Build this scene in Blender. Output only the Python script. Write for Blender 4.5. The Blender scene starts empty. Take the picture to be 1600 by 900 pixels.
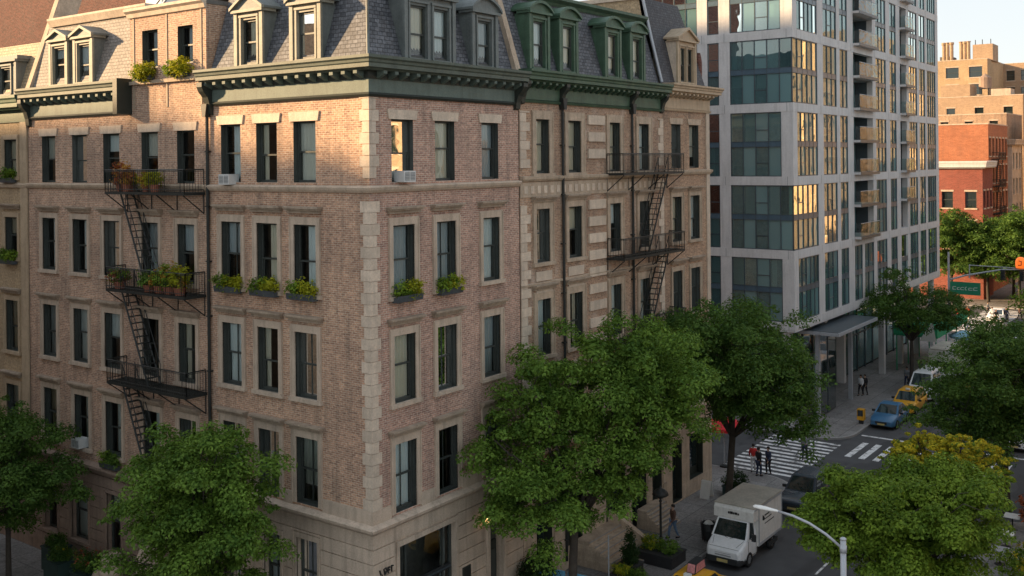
import bpy, bmesh, math, random
import numpy as np
from mathutils import Vector, Matrix
R = math.radians
rng = random.Random(7)
SC = bpy.context.scene
COL = SC.collection

# ------------------------------------------------------------------ materials
def new_mat(name):
    m = bpy.data.materials.new(name); m.use_nodes = True
    nt = m.node_tree; nt.nodes.clear()
    out = nt.nodes.new('ShaderNodeOutputMaterial')
    b = nt.nodes.new('ShaderNodeBsdfPrincipled')
    nt.links.new(b.outputs[0], out.inputs[0])
    return m, nt, b, out

def mathn(nt, op, a, b=None, clamp=False):
    n = nt.nodes.new('ShaderNodeMath'); n.operation = op; n.use_clamp = clamp
    for i, v in enumerate((a, b)):
        if v is None: continue
        if isinstance(v, (int, float)): n.inputs[i].default_value = v
        else: nt.links.new(v, n.inputs[i])
    return n.outputs[0]

def mixc(nt, fac, a, b, mode='MIX'):
    n = nt.nodes.new('ShaderNodeMix'); n.data_type = 'RGBA'; n.blend_type = mode
    for i, v in ((0, fac), (6, a), (7, b)):
        if isinstance(v, (int, float)): n.inputs[i].default_value = v
        elif isinstance(v, (tuple, list)): n.inputs[i].default_value = (*v[:3], 1)
        else: nt.links.new(v, n.inputs[i])
    return n.outputs[2]

def pos(nt):
    return nt.nodes.new('ShaderNodeNewGeometry').outputs['Position']

def noise(nt, vec, scale, detail=4, rough=0.6, sx=1, sy=1, sz=1):
    mp = nt.nodes.new('ShaderNodeMapping'); mp.inputs['Scale'].default_value = (sx, sy, sz)
    nt.links.new(vec, mp.inputs[0])
    n = nt.nodes.new('ShaderNodeTexNoise'); n.inputs['Scale'].default_value = scale
    n.inputs['Detail'].default_value = detail; n.inputs['Roughness'].default_value = rough
    nt.links.new(mp.outputs[0], n.inputs['Vector'])
    return n.outputs['Fac']

def ramp(nt, fac, lo, hi):
    n = nt.nodes.new('ShaderNodeMapRange'); n.inputs[1].default_value = lo; n.inputs[2].default_value = hi
    nt.links.new(fac, n.inputs[0]); return n.outputs[0]

def bump(nt, b, h, strength=0.4, dist=0.02):
    n = nt.nodes.new('ShaderNodeBump'); n.inputs['Strength'].default_value = strength
    n.inputs['Distance'].default_value = dist
    nt.links.new(h, n.inputs['Height']); nt.links.new(n.outputs[0], b.inputs['Normal'])

def plain(name, col, rough=0.6, var=0.25, scale=3.0, fine=22.0, metal=0.0, streak=0.0, bmp=0.25, spec=0.4, island=0.0):
    """worn surface: two noises vary the colour, optional rain streaks"""
    m, nt, b, out = new_mat(name)
    p = pos(nt)
    n1 = noise(nt, p, scale); n2 = noise(nt, p, fine, 3, 0.7)
    f = mathn(nt, 'ADD', mathn(nt, 'MULTIPLY', n1, 0.5), mathn(nt, 'MULTIPLY', n2, 0.5))
    f = ramp(nt, f, 0.3, 0.7)
    c = mixc(nt, f, tuple(x*(1-var) for x in col), tuple(min(1, x*(1+var)) for x in col))
    if island:
        gi = nt.nodes.new('ShaderNodeNewGeometry').outputs['Random Per Island']
        c = mixc(nt, mathn(nt, 'MULTIPLY', gi, island), c, tuple(x*.45 for x in col))
    if streak:
        s = ramp(nt, noise(nt, p, 1.6, 4, 0.6, 2.4, 2.4, 0.25), 0.48, 0.72)
        c = mixc(nt, mathn(nt, 'MULTIPLY', s, streak), c, tuple(x*0.42 for x in col))
    nt.links.new(c, b.inputs['Base Color'])
    b.inputs['Roughness'].default_value = rough; b.inputs['Metallic'].default_value = metal
    b.inputs['Specular IOR Level'].default_value = spec
    if bmp: bump(nt, b, n2, bmp, 0.02)
    return m

def brick_mat(name, c1, c2, mortar, bw=0.23, bh=0.078, mort=0.012, streak=0.5, rough=0.85, offset=0.5, floor=False, dirt=(0.10, 0.085, 0.075), bmp=0.5, pale=0.0):
    m, nt, b, out = new_mat(name)
    p = pos(nt)
    sp = nt.nodes.new('ShaderNodeSeparateXYZ'); nt.links.new(p, sp.inputs[0])
    cb = nt.nodes.new('ShaderNodeCombineXYZ')
    if floor:
        nt.links.new(sp.outputs[0], cb.inputs[0]); nt.links.new(sp.outputs[1], cb.inputs[1])
    else:
        nt.links.new(mathn(nt, 'ADD', sp.outputs[0], sp.outputs[1]), cb.inputs[0]); nt.links.new(sp.outputs[2], cb.inputs[1])
    bt = nt.nodes.new('ShaderNodeTexBrick'); nt.links.new(cb.outputs[0], bt.inputs['Vector'])
    bt.inputs['Color1'].default_value = (*c1, 1); bt.inputs['Color2'].default_value = (*c2, 1)
    bt.inputs['Mortar'].default_value = (*mortar, 1); bt.inputs['Scale'].default_value = 1
    bt.inputs['Brick Width'].default_value = bw; bt.inputs['Row Height'].default_value = bh
    bt.inputs['Mortar Size'].default_value = mort; bt.inputs['Mortar Smooth'].default_value = 0.2
    bt.inputs['Bias'].default_value = 0.0; bt.offset = offset
    c = bt.outputs['Color']
    n1 = ramp(nt, noise(nt, p, 0.55, 5, 0.65), 0.3, 0.7)
    n0 = ramp(nt, noise(nt, p, 0.16, 5, 0.6), 0.35, 0.65)
    c = mixc(nt, 0.45, c, mixc(nt, n0, (0.36, 0.34, 0.34), (0.6, 0.58, 0.56)), 'OVERLAY')
    c = mixc(nt, 0.3, c, mixc(nt, n1, (0.4,)*3, (0.62,)*3), 'OVERLAY')
    n2 = ramp(nt, noise(nt, p, 9, 3, 0.7), 0.25, 0.75)
    c = mixc(nt, 0.7, c, mixc(nt, n2, (0.2,)*3, (0.82,)*3), 'OVERLAY')
    if streak:
        s = ramp(nt, mathn(nt, 'ADD', mathn(nt, 'MULTIPLY', noise(nt, p, 1.1, 5, 0.65, 2.6, 2.6, 0.22), .6), mathn(nt, 'MULTIPLY', noise(nt, p, .45, 4, 0.6), .45)), 0.5, 0.68)
        c = mixc(nt, mathn(nt, 'MULTIPLY', s, streak), c, dirt)
    if pale:
        s = ramp(nt, noise(nt, p, 0.8, 5, 0.7, 1, 1, 0.6), 0.52, 0.7)
        c = mixc(nt, mathn(nt, 'MULTIPLY', s, pale), c, (0.55, 0.5, 0.44))
    nt.links.new(c, b.inputs['Base Color']); b.inputs['Roughness'].default_value = rough
    b.inputs['Specular IOR Level'].default_value = 0.25
    if bmp:
        inv = mathn(nt, 'SUBTRACT', 1, bt.outputs['Fac'])
        bump(nt, b, mathn(nt, 'ADD', inv, mathn(nt, 'MULTIPLY', n2, 0.6)), bmp, 0.012)
    return m

def glass_mat(name, tint, ior=1.6, rough=0.015, wave=0.03, wscale=0.7):
    m = bpy.data.materials.new(name); m.use_nodes = True
    nt = m.node_tree; nt.nodes.clear()
    out = nt.nodes.new('ShaderNodeOutputMaterial'); mx = nt.nodes.new('ShaderNodeMixShader')
    tr = nt.nodes.new('ShaderNodeBsdfTransparent'); gl = nt.nodes.new('ShaderNodeBsdfGlossy')
    fr = nt.nodes.new('ShaderNodeFresnel'); fr.inputs['IOR'].default_value = ior
    tr.inputs[0].default_value = (*tint, 1); gl.inputs['Roughness'].default_value = rough
    gl.inputs[0].default_value = (0.95, 0.97, 0.96, 1)
    h = noise(nt, pos(nt), wscale, 2, 0.5)
    bn = nt.nodes.new('ShaderNodeBump'); bn.inputs['Strength'].default_value = 1; bn.inputs['Distance'].default_value = wave
    nt.links.new(h, bn.inputs['Height']); nt.links.new(bn.outputs[0], gl.inputs['Normal'])
    nt.links.new(fr.outputs[0], mx.inputs[0]); nt.links.new(tr.outputs[0], mx.inputs[1]); nt.links.new(gl.outputs[0], mx.inputs[2])
    nt.links.new(mx.outputs[0], out.inputs[0])
    return m

def tower_glass(name):
    """tinted reflective curtain-wall glass: see-through part, faint teal body, strong mirror at a glance"""
    m = glass_mat(name, (0.50, 0.74, 0.73), 2.4, 0.012, 0.012, 0.5); nt = m.node_tree
    mx = [n for n in nt.nodes if n.type == 'MIX_SHADER'][0]; tr = [n for n in nt.nodes if n.type == 'BSDF_TRANSPARENT'][0]
    df = nt.nodes.new('ShaderNodeBsdfDiffuse'); m2 = nt.nodes.new('ShaderNodeMixShader'); m2.inputs[0].default_value = .42
    oi = nt.nodes.new('ShaderNodeNewGeometry'); rp = oi.outputs['Random Per Island']; nt.links.new(mixc(nt, rp, (0.06, 0.16, 0.18), (0.25, 0.43, 0.45)), df.inputs[0]); nt.links.new(ramp(nt, rp, -.6, 1.5), m2.inputs[0])
    nt.links.new(tr.outputs[0], m2.inputs[1]); nt.links.new(df.outputs[0], m2.inputs[2]); nt.links.new(m2.outputs[0], mx.inputs[1])
    [n for n in nt.nodes if n.type == 'BSDF_GLOSSY'][0].inputs[0].default_value = (0.88, 0.97, 0.93, 1)
    return m

def leaf_mat(name, dark, light, rough=0.6, trans=0.28):
    m = bpy.data.materials.new(name); m.use_nodes = True
    nt = m.node_tree; nt.nodes.clear()
    out = nt.nodes.new('ShaderNodeOutputMaterial'); mx = nt.nodes.new('ShaderNodeMixShader')
    b = nt.nodes.new('ShaderNodeBsdfPrincipled'); tl = nt.nodes.new('ShaderNodeBsdfTranslucent')
    g = nt.nodes.new('ShaderNodeNewGeometry')
    n = ramp(nt, noise(nt, g.outputs['Position'], 0.9, 3), 0.35, 0.68)
    f = mathn(nt, 'ADD', mathn(nt, 'MULTIPLY', g.outputs['Random Per Island'], 0.5), mathn(nt, 'MULTIPLY', n, 0.55))
    c = mixc(nt, f, dark, light)
    nt.links.new(c, b.inputs['Base Color']); nt.links.new(mixc(nt, 0.5, c, (light[0]*1.3, light[1]*1.3, light[2]*0.6)), tl.inputs[0])
    b.inputs['Roughness'].default_value = rough; b.inputs['Specular IOR Level'].default_value = 0.15
    mx.inputs[0].default_value = trans
    nt.links.new(b.outputs[0], mx.inputs[1]); nt.links.new(tl.outputs[0], mx.inputs[2]); nt.links.new(mx.outputs[0], out.inputs[0])
    return m

def paint(name, col, rough=0.35, metal=0.0, coat=0.3, var=0.12):
    m = plain(name, col, rough, var, 1.5, 9, metal, 0, 0, 0.5)
    m.node_tree.nodes['Principled BSDF'].inputs['Coat Weight'].default_value = coat
    return m

def emit_mat(name, col, strength):
    m, nt, b, out = new_mat(name)
    b.inputs['Base Color'].default_value = (*col, 1); b.inputs['Emission Color'].default_value = (*col, 1)
    b.inputs['Emission Strength'].default_value = strength
    return m

M = {}
def mats():
    M['brick'] = brick_mat('tan_brick', (0.57, 0.345, 0.225), (0.33, 0.192, 0.13), (0.55, 0.455, 0.36), bw=0.25, bh=0.086, mort=0.013)
    M['brick_r'] = brick_mat('red_brown_brick', (0.53, 0.315, 0.235), (0.31, 0.18, 0.14), (0.53, 0.445, 0.37), bw=0.25, bh=0.086, mort=0.013)  # same tan brick, the right side's cooler shade put into its colour
    M['brick_b'] = brick_mat('brown_brick', (0.54, 0.335, 0.225), (0.32, 0.192, 0.135), (0.53, 0.445, 0.36), bw=0.25, bh=0.086, mort=0.013)
    M['brick_d'] = brick_mat('pale_brick', (0.46, 0.29, 0.19), (0.27, 0.16, 0.105), (0.47, 0.38, 0.29), streak=0.5, pale=0.45)
    M['brick_e'] = brick_mat('row_brick', (0.44, 0.28, 0.18), (0.26, 0.155, 0.10), (0.46, 0.37, 0.28), streak=0.5)
    M['brick_c'] = brick_mat('cream_brick', (0.50, 0.37, 0.22), (0.40, 0.29, 0.17), (0.45, 0.37, 0.27), streak=0.25)
    M['brick_red'] = brick_mat('dark_red_brick', (0.16, 0.058, 0.045), (0.10, 0.04, 0.034), (0.17, 0.12, 0.10), bw=0.3, bh=0.1, streak=0.3)
    M['brick_orange'] = brick_mat('orange_brick', (0.43, 0.165, 0.085), (0.33, 0.12, 0.06), (0.38, 0.2, 0.13), bw=0.5, bh=0.16, streak=0.2)  # desaturated: distance haze put into the brick colour
    M['brick_crimson'] = brick_mat('crimson_brick', (0.29, 0.085, 0.062), (0.21, 0.06, 0.045), (0.29, 0.14, 0.11), bw=0.4, bh=0.14, streak=0.2)
    M['brick_tan'] = brick_mat('far_tan_brick', (0.42, 0.30, 0.20), (0.34, 0.24, 0.16), (0.40, 0.31, 0.22), bw=0.5, bh=0.16, streak=0.2)  # saturation lowered so the colour itself carries the far haze
    M['brick_gold'] = brick_mat('buff_brick', (0.50, 0.36, 0.21), (0.40, 0.285, 0.165), (0.45, 0.35, 0.24), bw=0.4, bh=0.14, streak=0.2)
    M['stone'] = plain('limestone', (0.56, 0.45, 0.35), 0.8, 0.3, 1.2, 16, streak=0.5, island=0.22)
    M['stone_d'] = plain('worn_stone', (0.52, 0.41, 0.305), 0.85, 0.35, 1.8, 13, streak=0.55, island=0.3)
    M['stone_q'] = plain('pale_quoin_stone', (0.66, 0.545, 0.43), 0.8, 0.28, 2.0, 14, streak=0.35, island=0.35)
    M['hood'] = plain('weathered_hood_stone', (0.36, 0.285, 0.215), 0.85, 0.35, 2.2, 15, streak=0.5)
    M['brownstone'] = plain('brownstone', (0.30, 0.215, 0.165), 0.85, 0.28, 1.6, 14, streak=0.4)
    M['corn_a'] = plain('grey_green_cornice_paint', (0.088, 0.11, 0.088), 0.55, 0.35, 1.3, 18, streak=0.5)
    M['frieze_a'] = plain('sage_frieze_paint', (0.112, 0.15, 0.13), 0.6, 0.3, 1.3, 16, streak=0.4)
    M['corn_d'] = plain('green_cornice_paint', (0.058, 0.105, 0.066), 0.5, 0.4, 1.3, 18, streak=0.5)
    M['corn_e'] = plain('tan_cornice_paint', (0.45, 0.345, 0.235), 0.6, 0.25, 1.6, 16, streak=0.4)
    M['corn_dark'] = plain('black_green_paint', (0.03, 0.036, 0.03), 0.5, 0.3, 2, 20)
    M['slate'] = brick_mat('blue_slate', (0.17, 0.18, 0.20), (0.09, 0.097, 0.11), (0.04, 0.042, 0.05), 0.27, 0.17, 0.014, streak=0.25, rough=0.6, bmp=0.7)
    M['slate_pale'] = brick_mat('pale_slate', (0.32, 0.29, 0.26), (0.25, 0.23, 0.21), (0.13, 0.115, 0.10), 0.27, 0.17, 0.014, streak=0.25, rough=0.65, bmp=0.7)
    M['slate_tan'] = brick_mat('tan_slate', (0.50, 0.40, 0.26), (0.42, 0.33, 0.21), (0.24, 0.18, 0.12), 0.27, 0.17, 0.014, streak=0.2, rough=0.65, bmp=0.7)
    M['slate_dark'] = brick_mat('dark_slate', (0.085, 0.088, 0.10), (0.058, 0.06, 0.07), (0.03, 0.03, 0.033), 0.25, 0.16, 0.012, streak=0.2, rough=0.6, bmp=0.7)
    M['roofing'] = plain('flat_roofing', (0.14, 0.135, 0.125), 0.9, 0.3)
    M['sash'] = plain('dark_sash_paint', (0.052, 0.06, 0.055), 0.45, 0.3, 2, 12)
    M['dormer_a'] = plain('grey_dormer_paint', (0.15, 0.17, 0.165), 0.55, 0.3, 2, 14, streak=0.35)
    M['dormer_front'] = plain('putty_dormer_paint', (0.27, 0.26, 0.21), 0.55, 0.3, 2, 14, streak=0.35)
    M['dormer_d'] = plain('green_dormer_paint', (0.066, 0.122, 0.078), 0.5, 0.35, 2, 14, streak=0.35)
    M['iron'] = plain('black_iron', (0.02, 0.023, 0.022), 0.5, 0.4, 2, 25)
    M['glass'] = glass_mat('sash_glass', (0.84, 0.90, 0.90), 1.65, 0.015, 0.008)
    M['glass_m'] = tower_glass('tinted_curtain_wall_glass')
    M['curtain'] = plain('sheer_curtain', (0.80, 0.85, 0.86), 0.9, 0.2, 2.0, 7, bmp=0.1)
    M['blind'] = plain('window_blind', (0.58, 0.58, 0.53), 0.9, 0.15, 2.0, 7, bmp=0.1)
    for k, cols in (('curtain', ((0.80, 0.85, 0.86), (0.78, 0.72, 0.60), (0.50, 0.55, 0.58))), ('blind', ((0.62, 0.62, 0.57), (0.45, 0.40, 0.32), (0.70, 0.72, 0.70)))):
        nt = M[k].node_tree; oi = nt.nodes.new('ShaderNodeObjectInfo').outputs['Random']
        cc = mixc(nt, ramp(nt, oi, .35, .4), mixc(nt, ramp(nt, oi, .7, .75), cols[0], cols[2]), mixc(nt, ramp(nt, oi, .7, .75), cols[1], cols[2]))
        cc = mixc(nt, .35, cc, mixc(nt, noise(nt, pos(nt), 3, 3, .6, 6, 6, .5), (.2,)*3, (.85,)*3), 'OVERLAY'); nt.links.new(cc, nt.nodes['Principled BSDF'].inputs['Base Color'])
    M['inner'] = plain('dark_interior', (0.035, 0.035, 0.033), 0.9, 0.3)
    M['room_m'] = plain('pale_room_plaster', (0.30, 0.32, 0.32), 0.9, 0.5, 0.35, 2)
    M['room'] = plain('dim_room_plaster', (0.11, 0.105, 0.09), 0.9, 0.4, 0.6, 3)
    M['concrete'] = plain('pale_frame_concrete', (0.60, 0.59, 0.585), 0.75, 0.14, 0.7, 10, streak=0.3, bmp=0.12)
    M['mullion'] = plain('grey_blue_mullion', (0.075, 0.095, 0.11), 0.4, 0.2, 2, 10, metal=0.3, bmp=0)
    M['spandrel'] = plain('blue_spandrel', (0.075, 0.12, 0.16), 0.3, 0.2, 1, 8, bmp=0)
    M['rail_glass'] = glass_mat('balcony_glass', (0.55, 0.68, 0.66), 1.7, 0.04, 0.12, 2.5)
    M['sidewalk'] = brick_mat('sidewalk_flags', (0.27, 0.265, 0.26), (0.215, 0.21, 0.205), (0.10, 0.10, 0.10), 1.5, 1.5, 0.02, 0.45, 0.85, 0.0, True, (0.06, 0.06, 0.06), 0.3)
    M['kerb'] = plain('granite_kerb', (0.30, 0.29, 0.28), 0.8, 0.2, 3, 22)
    M['asphalt'] = plain('asphalt', (0.075, 0.076, 0.08), 0.85, 0.35, 0.7, 30, bmp=0.3)
    m = M['asphalt']; nt = m.node_tree; bs = nt.nodes['Principled BSDF']; old = bs.inputs['Base Color'].links[0].from_socket; pp = pos(nt)
    f = ramp(nt, noise(nt, pp, .35, 2, .4, 1, .35, 1), .56, .58); cc = mixc(nt, mathn(nt, 'MULTIPLY', f, .55), old, (.04, .04, .042))
    f = ramp(nt, noise(nt, pp, .9, 3, .5, 2.2, .5, 1), .62, .75); cc = mixc(nt, mathn(nt, 'MULTIPLY', f, .6), cc, (.03, .03, .03)); nt.links.new(cc, bs.inputs['Base Color'])
    M['line'] = plain('worn_road_paint', (0.78, 0.78, 0.76), 0.7, 0.35, 4, 14)
    m = M['line']; nt = m.node_tree; bs = nt.nodes['Principled BSDF']; old = bs.inputs['Base Color'].links[0].from_socket
    nt.links.new(mixc(nt, ramp(nt, noise(nt, pos(nt), 2.2, 6, .75), .52, .62), old, (.13, .13, .13)), bs.inputs['Base Color'])
    M['bark'] = plain('tree_bark', (0.055, 0.045, 0.036), 0.9, 0.4, 4, 25, bmp=0.8)
    M['leaf'] = leaf_mat('mid_green_leaves', (0.026, 0.074, 0.012), (0.20, 0.32, 0.05))
    M['leaf_dark'] = leaf_mat('dark_green_leaves', (0.018, 0.054, 0.012), (0.125, 0.22, 0.04))
    M['leaf_light'] = leaf_mat('yellow_green_leaves', (0.042, 0.098, 0.011), (0.25, 0.36, 0.042))
    M['leaf_yellow'] = leaf_mat('yellow_blossom', (0.26, 0.25, 0.02), (0.72, 0.58, 0.04))
    M['leaf_red'] = leaf_mat('rust_red_leaves', (0.20, 0.06, 0.03), (0.45, 0.15, 0.07))
    M['flower_y'] = leaf_mat('chartreuse_leaves', (0.12, 0.17, 0.012), (0.52, 0.50, 0.035))
    M['flower_o'] = leaf_mat('orange_blooms', (0.30, 0.14, 0.03), (0.60, 0.34, 0.06))
    M['hedge'] = leaf_mat('boxwood_leaves', (0.012, 0.03, 0.01), (0.04, 0.08, 0.02))
    M['white_paint'] = paint('white_van_paint', (0.80, 0.81, 0.82), 0.35)
    M['truck_box'] = plain('dusty_white_panel', (0.72, 0.71, 0.68), 0.5, 0.15, 1.0, 8, streak=0.3, bmp=0.05)
    M['truck_roof'] = plain('dirty_truck_roof', (0.45, 0.42, 0.36), 0.7, 0.3, 1.3, 8, bmp=0.1)
    M['taxi'] = paint('taxi_yellow', (0.72, 0.36, 0.02))
    M['blue_paint'] = paint('blue_car_paint', (0.05, 0.16, 0.30))
    M['black_paint'] = paint('black_car_paint', (0.04, 0.052, 0.068), 0.25)  # blue tint in the black stands in for a bluish roof reflection
    M['grey_paint'] = paint('silver_car_paint', (0.30, 0.31, 0.33), 0.3, 0.4)
    M['red_paint'] = paint('dark_red_car_paint', (0.22, 0.02, 0.02))
    M['car_glass'] = paint('dark_car_glass', (0.016, 0.026, 0.026), 0.05, 0, 1.0)
    M['tyre'] = plain('tyre_rubber', (0.018, 0.018, 0.018), 0.85)
    M['rim'] = plain('alloy_rim', (0.35, 0.35, 0.36), 0.35, 0.2, 3, 20, 0.6)
    M['trim'] = plain('black_plastic_trim', (0.028, 0.03, 0.032), 0.6)
    M['lens'] = paint('headlamp_lens', (0.55, 0.55, 0.53), 0.1, 0, 1.0)
    M['plate'] = plain('licence_plate', (0.55, 0.45, 0.18), 0.5)
    M['galv'] = plain('galvanised_steel', (0.42, 0.44, 0.47), 0.45, 0.15, 2, 16, 0.25)
    M['planter'] = plain('dark_green_planter', (0.025, 0.05, 0.045), 0.55, 0.25)
    M['planter_black'] = plain('black_planter', (0.03, 0.03, 0.032), 0.6, 0.25)
    M['zinc'] = plain('lead_window_box', (0.07, 0.08, 0.09), 0.55, 0.3)
    M['terracotta'] = plain('terracotta', (0.35, 0.13, 0.08), 0.8, 0.2)
    M['ac'] = plain('ac_white_casing', (0.60, 0.61, 0.60), 0.5, 0.12)
    M['ac_grille'] = plain('ac_grille_grey', (0.22, 0.23, 0.23), 0.6, 0.12)
    M['barrier'] = paint('blue_barrier_paint', (0.10, 0.34, 0.52), 0.5, 0, 0)
    M['lamp_glow'] = emit_mat('warm_lantern_glow', (1.0, 0.55, 0.2), 0.9)
    M['sign_green'] = plain('green_sign', (0.02, 0.24, 0.13), 0.5, 0.12)
    M['sign_white'] = plain('white_sign', (0.75, 0.75, 0.72), 0.5, 0.1)
    M['orange'] = emit_mat('orange_signal', (1.0, 0.18, 0.02), 0.15)
    M['red_cloth'] = plain('red_canvas', (0.60, 0.025, 0.035), 0.8, 0.3, 4, 15)
    M['green_cloth'] = plain('green_mesh_cloth', (0.03, 0.30, 0.14), 0.8, 0.3, 3, 12)
    M['blue_cloth'] = plain('pale_blue_canvas', (0.30, 0.52, 0.66), 0.8, 0.2, 3, 12)
    M['skin'] = plain('skin', (0.42, 0.26, 0.18), 0.6, 0.1)
    M['hair'] = plain('dark_hair', (0.02, 0.015, 0.012), 0.7, 0.2)
    M['cloth_black'] = plain('black_cloth', (0.02, 0.02, 0.024), 0.85, 0.3)
    M['cloth_navy'] = plain('navy_cloth', (0.03, 0.04, 0.08), 0.85, 0.3)
    M['cloth_red'] = plain('red_cloth', (0.55, 0.04, 0.04), 0.85, 0.25)
    M['cloth_white'] = plain('white_cloth', (0.62, 0.63, 0.65), 0.85, 0.2)
    M['cloth_denim'] = plain('denim', (0.13, 0.20, 0.30), 0.85, 0.3)
    M['cloth_brown'] = plain('brown_cloth', (0.11, 0.06, 0.045), 0.85, 0.3)
    M['cloth_grey'] = plain('grey_cloth', (0.22, 0.23, 0.24), 0.85, 0.3)
    M['letter'] = plain('black_lettering', (0.02, 0.02, 0.02), 0.6, 0.1)
    M['poster'] = plain('taxi_ad_panel', (0.55, 0.22, 0.22), 0.5, 0.5, 5, 14, bmp=0)
    M['table'] = plain('grey_table_top', (0.34, 0.35, 0.38), 0.5, 0.2)
mats()

# ------------------------------------------------------------------ mesh builder
class MB:
    def __init__(s): s.v = []; s.f = []; s.m = []; s.ms = []
    def mi(s, mat):
        if mat is None: mat = s.ms[0] if s.ms else 'stone'
        if mat not in s.ms: s.ms.append(mat)
        return s.ms.index(mat)
    def face(s, pts, mat=None):
        i = len(s.v); s.v += [tuple(p) for p in pts]; s.f.append(list(range(i, i+len(pts)))); s.m.append(s.mi(mat)); return s
    def mesh(s, vs, fs, mat=None):
        i = len(s.v); s.v += [tuple(p) for p in vs]; k = s.mi(mat)
        for f in fs: s.f.append([j+i for j in f]); s.m.append(k)
        return s
    def box(s, F, s0, s1, n0, n1, z0, z1, mat=None):
        vs = [F(a, b, c) for c in (z0, z1) for b in (n0, n1) for a in (s0, s1)]
        return s.mesh(vs, [(0,1,3,2), (4,6,7,5), (0,4,5,1), (2,3,7,6), (0,2,6,4), (1,5,7,3)], mat)
    def prism(s, F, poly, n0, n1, mat=None):
        """poly in (s,z), extruded along n"""
        k = len(poly); vs = [F(a, n0, z) for a, z in poly] + [F(a, n1, z) for a, z in poly]
        fs = [list(range(k)), list(range(2*k-1, k-1, -1))] + [(i, (i+1) % k, k+(i+1) % k, k+i) for i in range(k)]
        return s.mesh(vs, fs, mat)
    def slab(s, poly, z0, z1, mat=None):
        return s.prism(lambda a, n, z: (a, z, n), poly, z0, z1, mat)
    def sweep(s, prof, stations, mat=None, caps=True, closed=True):
        """prof: list of (n,z); stations: functions (n,z)->point"""
        k = len(prof); vs = [st(n, z) for st in stations for n, z in prof]; fs = []
        for j in range(len(stations)-1):
            for i in range(k if closed else k-1):
                i2 = (i+1) % k
                fs.append((j*k+i, j*k+i2, (j+1)*k+i2, (j+1)*k+i))
        if caps and closed:
            fs.append(list(range(k))); fs.append([(len(stations)-1)*k+i for i in range(k-1, -1, -1)])
        return s.mesh(vs, fs, mat)
    def tube(s, pts, r, n=6, mat=None, r2=None):
        pts = [Vector(p) for p in pts]; k = len(pts)
        rs = r if isinstance(r, (list, tuple)) else [r + ((r2 if r2 is not None else r)-r)*i/max(1, k-1) for i in range(k)]
        vs = []; up = None
        for i, p in enumerate(pts):
            t = (pts[min(i+1, k-1)]-pts[max(i-1, 0)])
            t = t.normalized() if t.length > 1e-9 else Vector((0, 0, 1))
            if up is None:
                up = t.orthogonal().normalized()
            else:
                up = (up - t*up.dot(t)); up = up.normalized() if up.length > 1e-6 else t.orthogonal().normalized()
            w = t.cross(up)
            for j in range(n):
                a = 2*math.pi*j/n; vs.append(p+(up*math.cos(a)+w*math.sin(a))*rs[i])
        fs = [(i*n+j, i*n+(j+1) % n, (i+1)*n+(j+1) % n, (i+1)*n+j) for i in range(k-1) for j in range(n)]
        fs += [list(range(n-1, -1, -1)), [(k-1)*n+j for j in range(n)]]
        return s.mesh(vs, fs, mat)
    def lathe(s, c, prof, n=12, mat=None):
        """prof (r,z) about a vertical axis at c"""
        vs = [(c[0]+r*math.cos(2*math.pi*j/n), c[1]+r*math.sin(2*math.pi*j/n), c[2]+z) for r, z in prof for j in range(n)]
        k = len(prof)
        fs = [(i*n+j, i*n+(j+1) % n, (i+1)*n+(j+1) % n, (i+1)*n+j) for i in range(k-1) for j in range(n)]
        fs += [list(range(n-1, -1, -1)), [(k-1)*n+j for j in range(n)]]
        return s.mesh(vs, fs, mat)
    def build(s, name, parent=None, smooth=False, bevel=0, recalc=True):
        me = bpy.data.meshes.new(name)
        o = bpy.data.objects.new(name, me); COL.objects.link(o)
        off = Vector((0, 0, 0))
        if parent is not None:
            o.parent = parent; p = parent
            while p is not None: off += p.location; p = p.parent
        bm = bmesh.new()
        bv = [bm.verts.new(Vector(v)-off) for v in s.v]
        for f, m in zip(s.f, s.m):
            try: fa = bm.faces.new([bv[i] for i in f])
            except ValueError: continue
            fa.material_index = m; fa.smooth = smooth
        if recalc: bmesh.ops.recalc_face_normals(bm, faces=bm.faces)
        if bevel:
            bmesh.ops.remove_doubles(bm, verts=bm.verts, dist=1e-5)
            bmesh.ops.bevel(bm, geom=[e for e in bm.edges if len(e.link_faces) == 2 and e.calc_face_angle(0) > 0.5], offset=bevel, segments=2, profile=0.6, affect='EDGES')
        bm.to_mesh(me); bm.free()
        for k in (s.ms or ['stone']): me.materials.append(M[k])
        return o

def ident(a, b, c): return (a, b, c)
def FY(y0):            # facade in plane y=y0 facing -Y: s is x
    return lambda s, n, z: (s, y0-n, z)
def FX(x0):            # facade in plane x=x0 facing +X: s is y
    return lambda s, n, z: (x0+n, s, z)

def tag(o, label=None, cat=None, group=None, kind=None):
    for k, v in (('label', label), ('category', cat), ('group', group), ('kind', kind)):
        if v: o[k] = v
    return o
def thing(name, loc, label, cat, group=None):
    o = bpy.data.objects.new(name, None); COL.objects.link(o); o.location = loc
    o.empty_display_size = 0.2
    return tag(o, label, cat, group)

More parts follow.
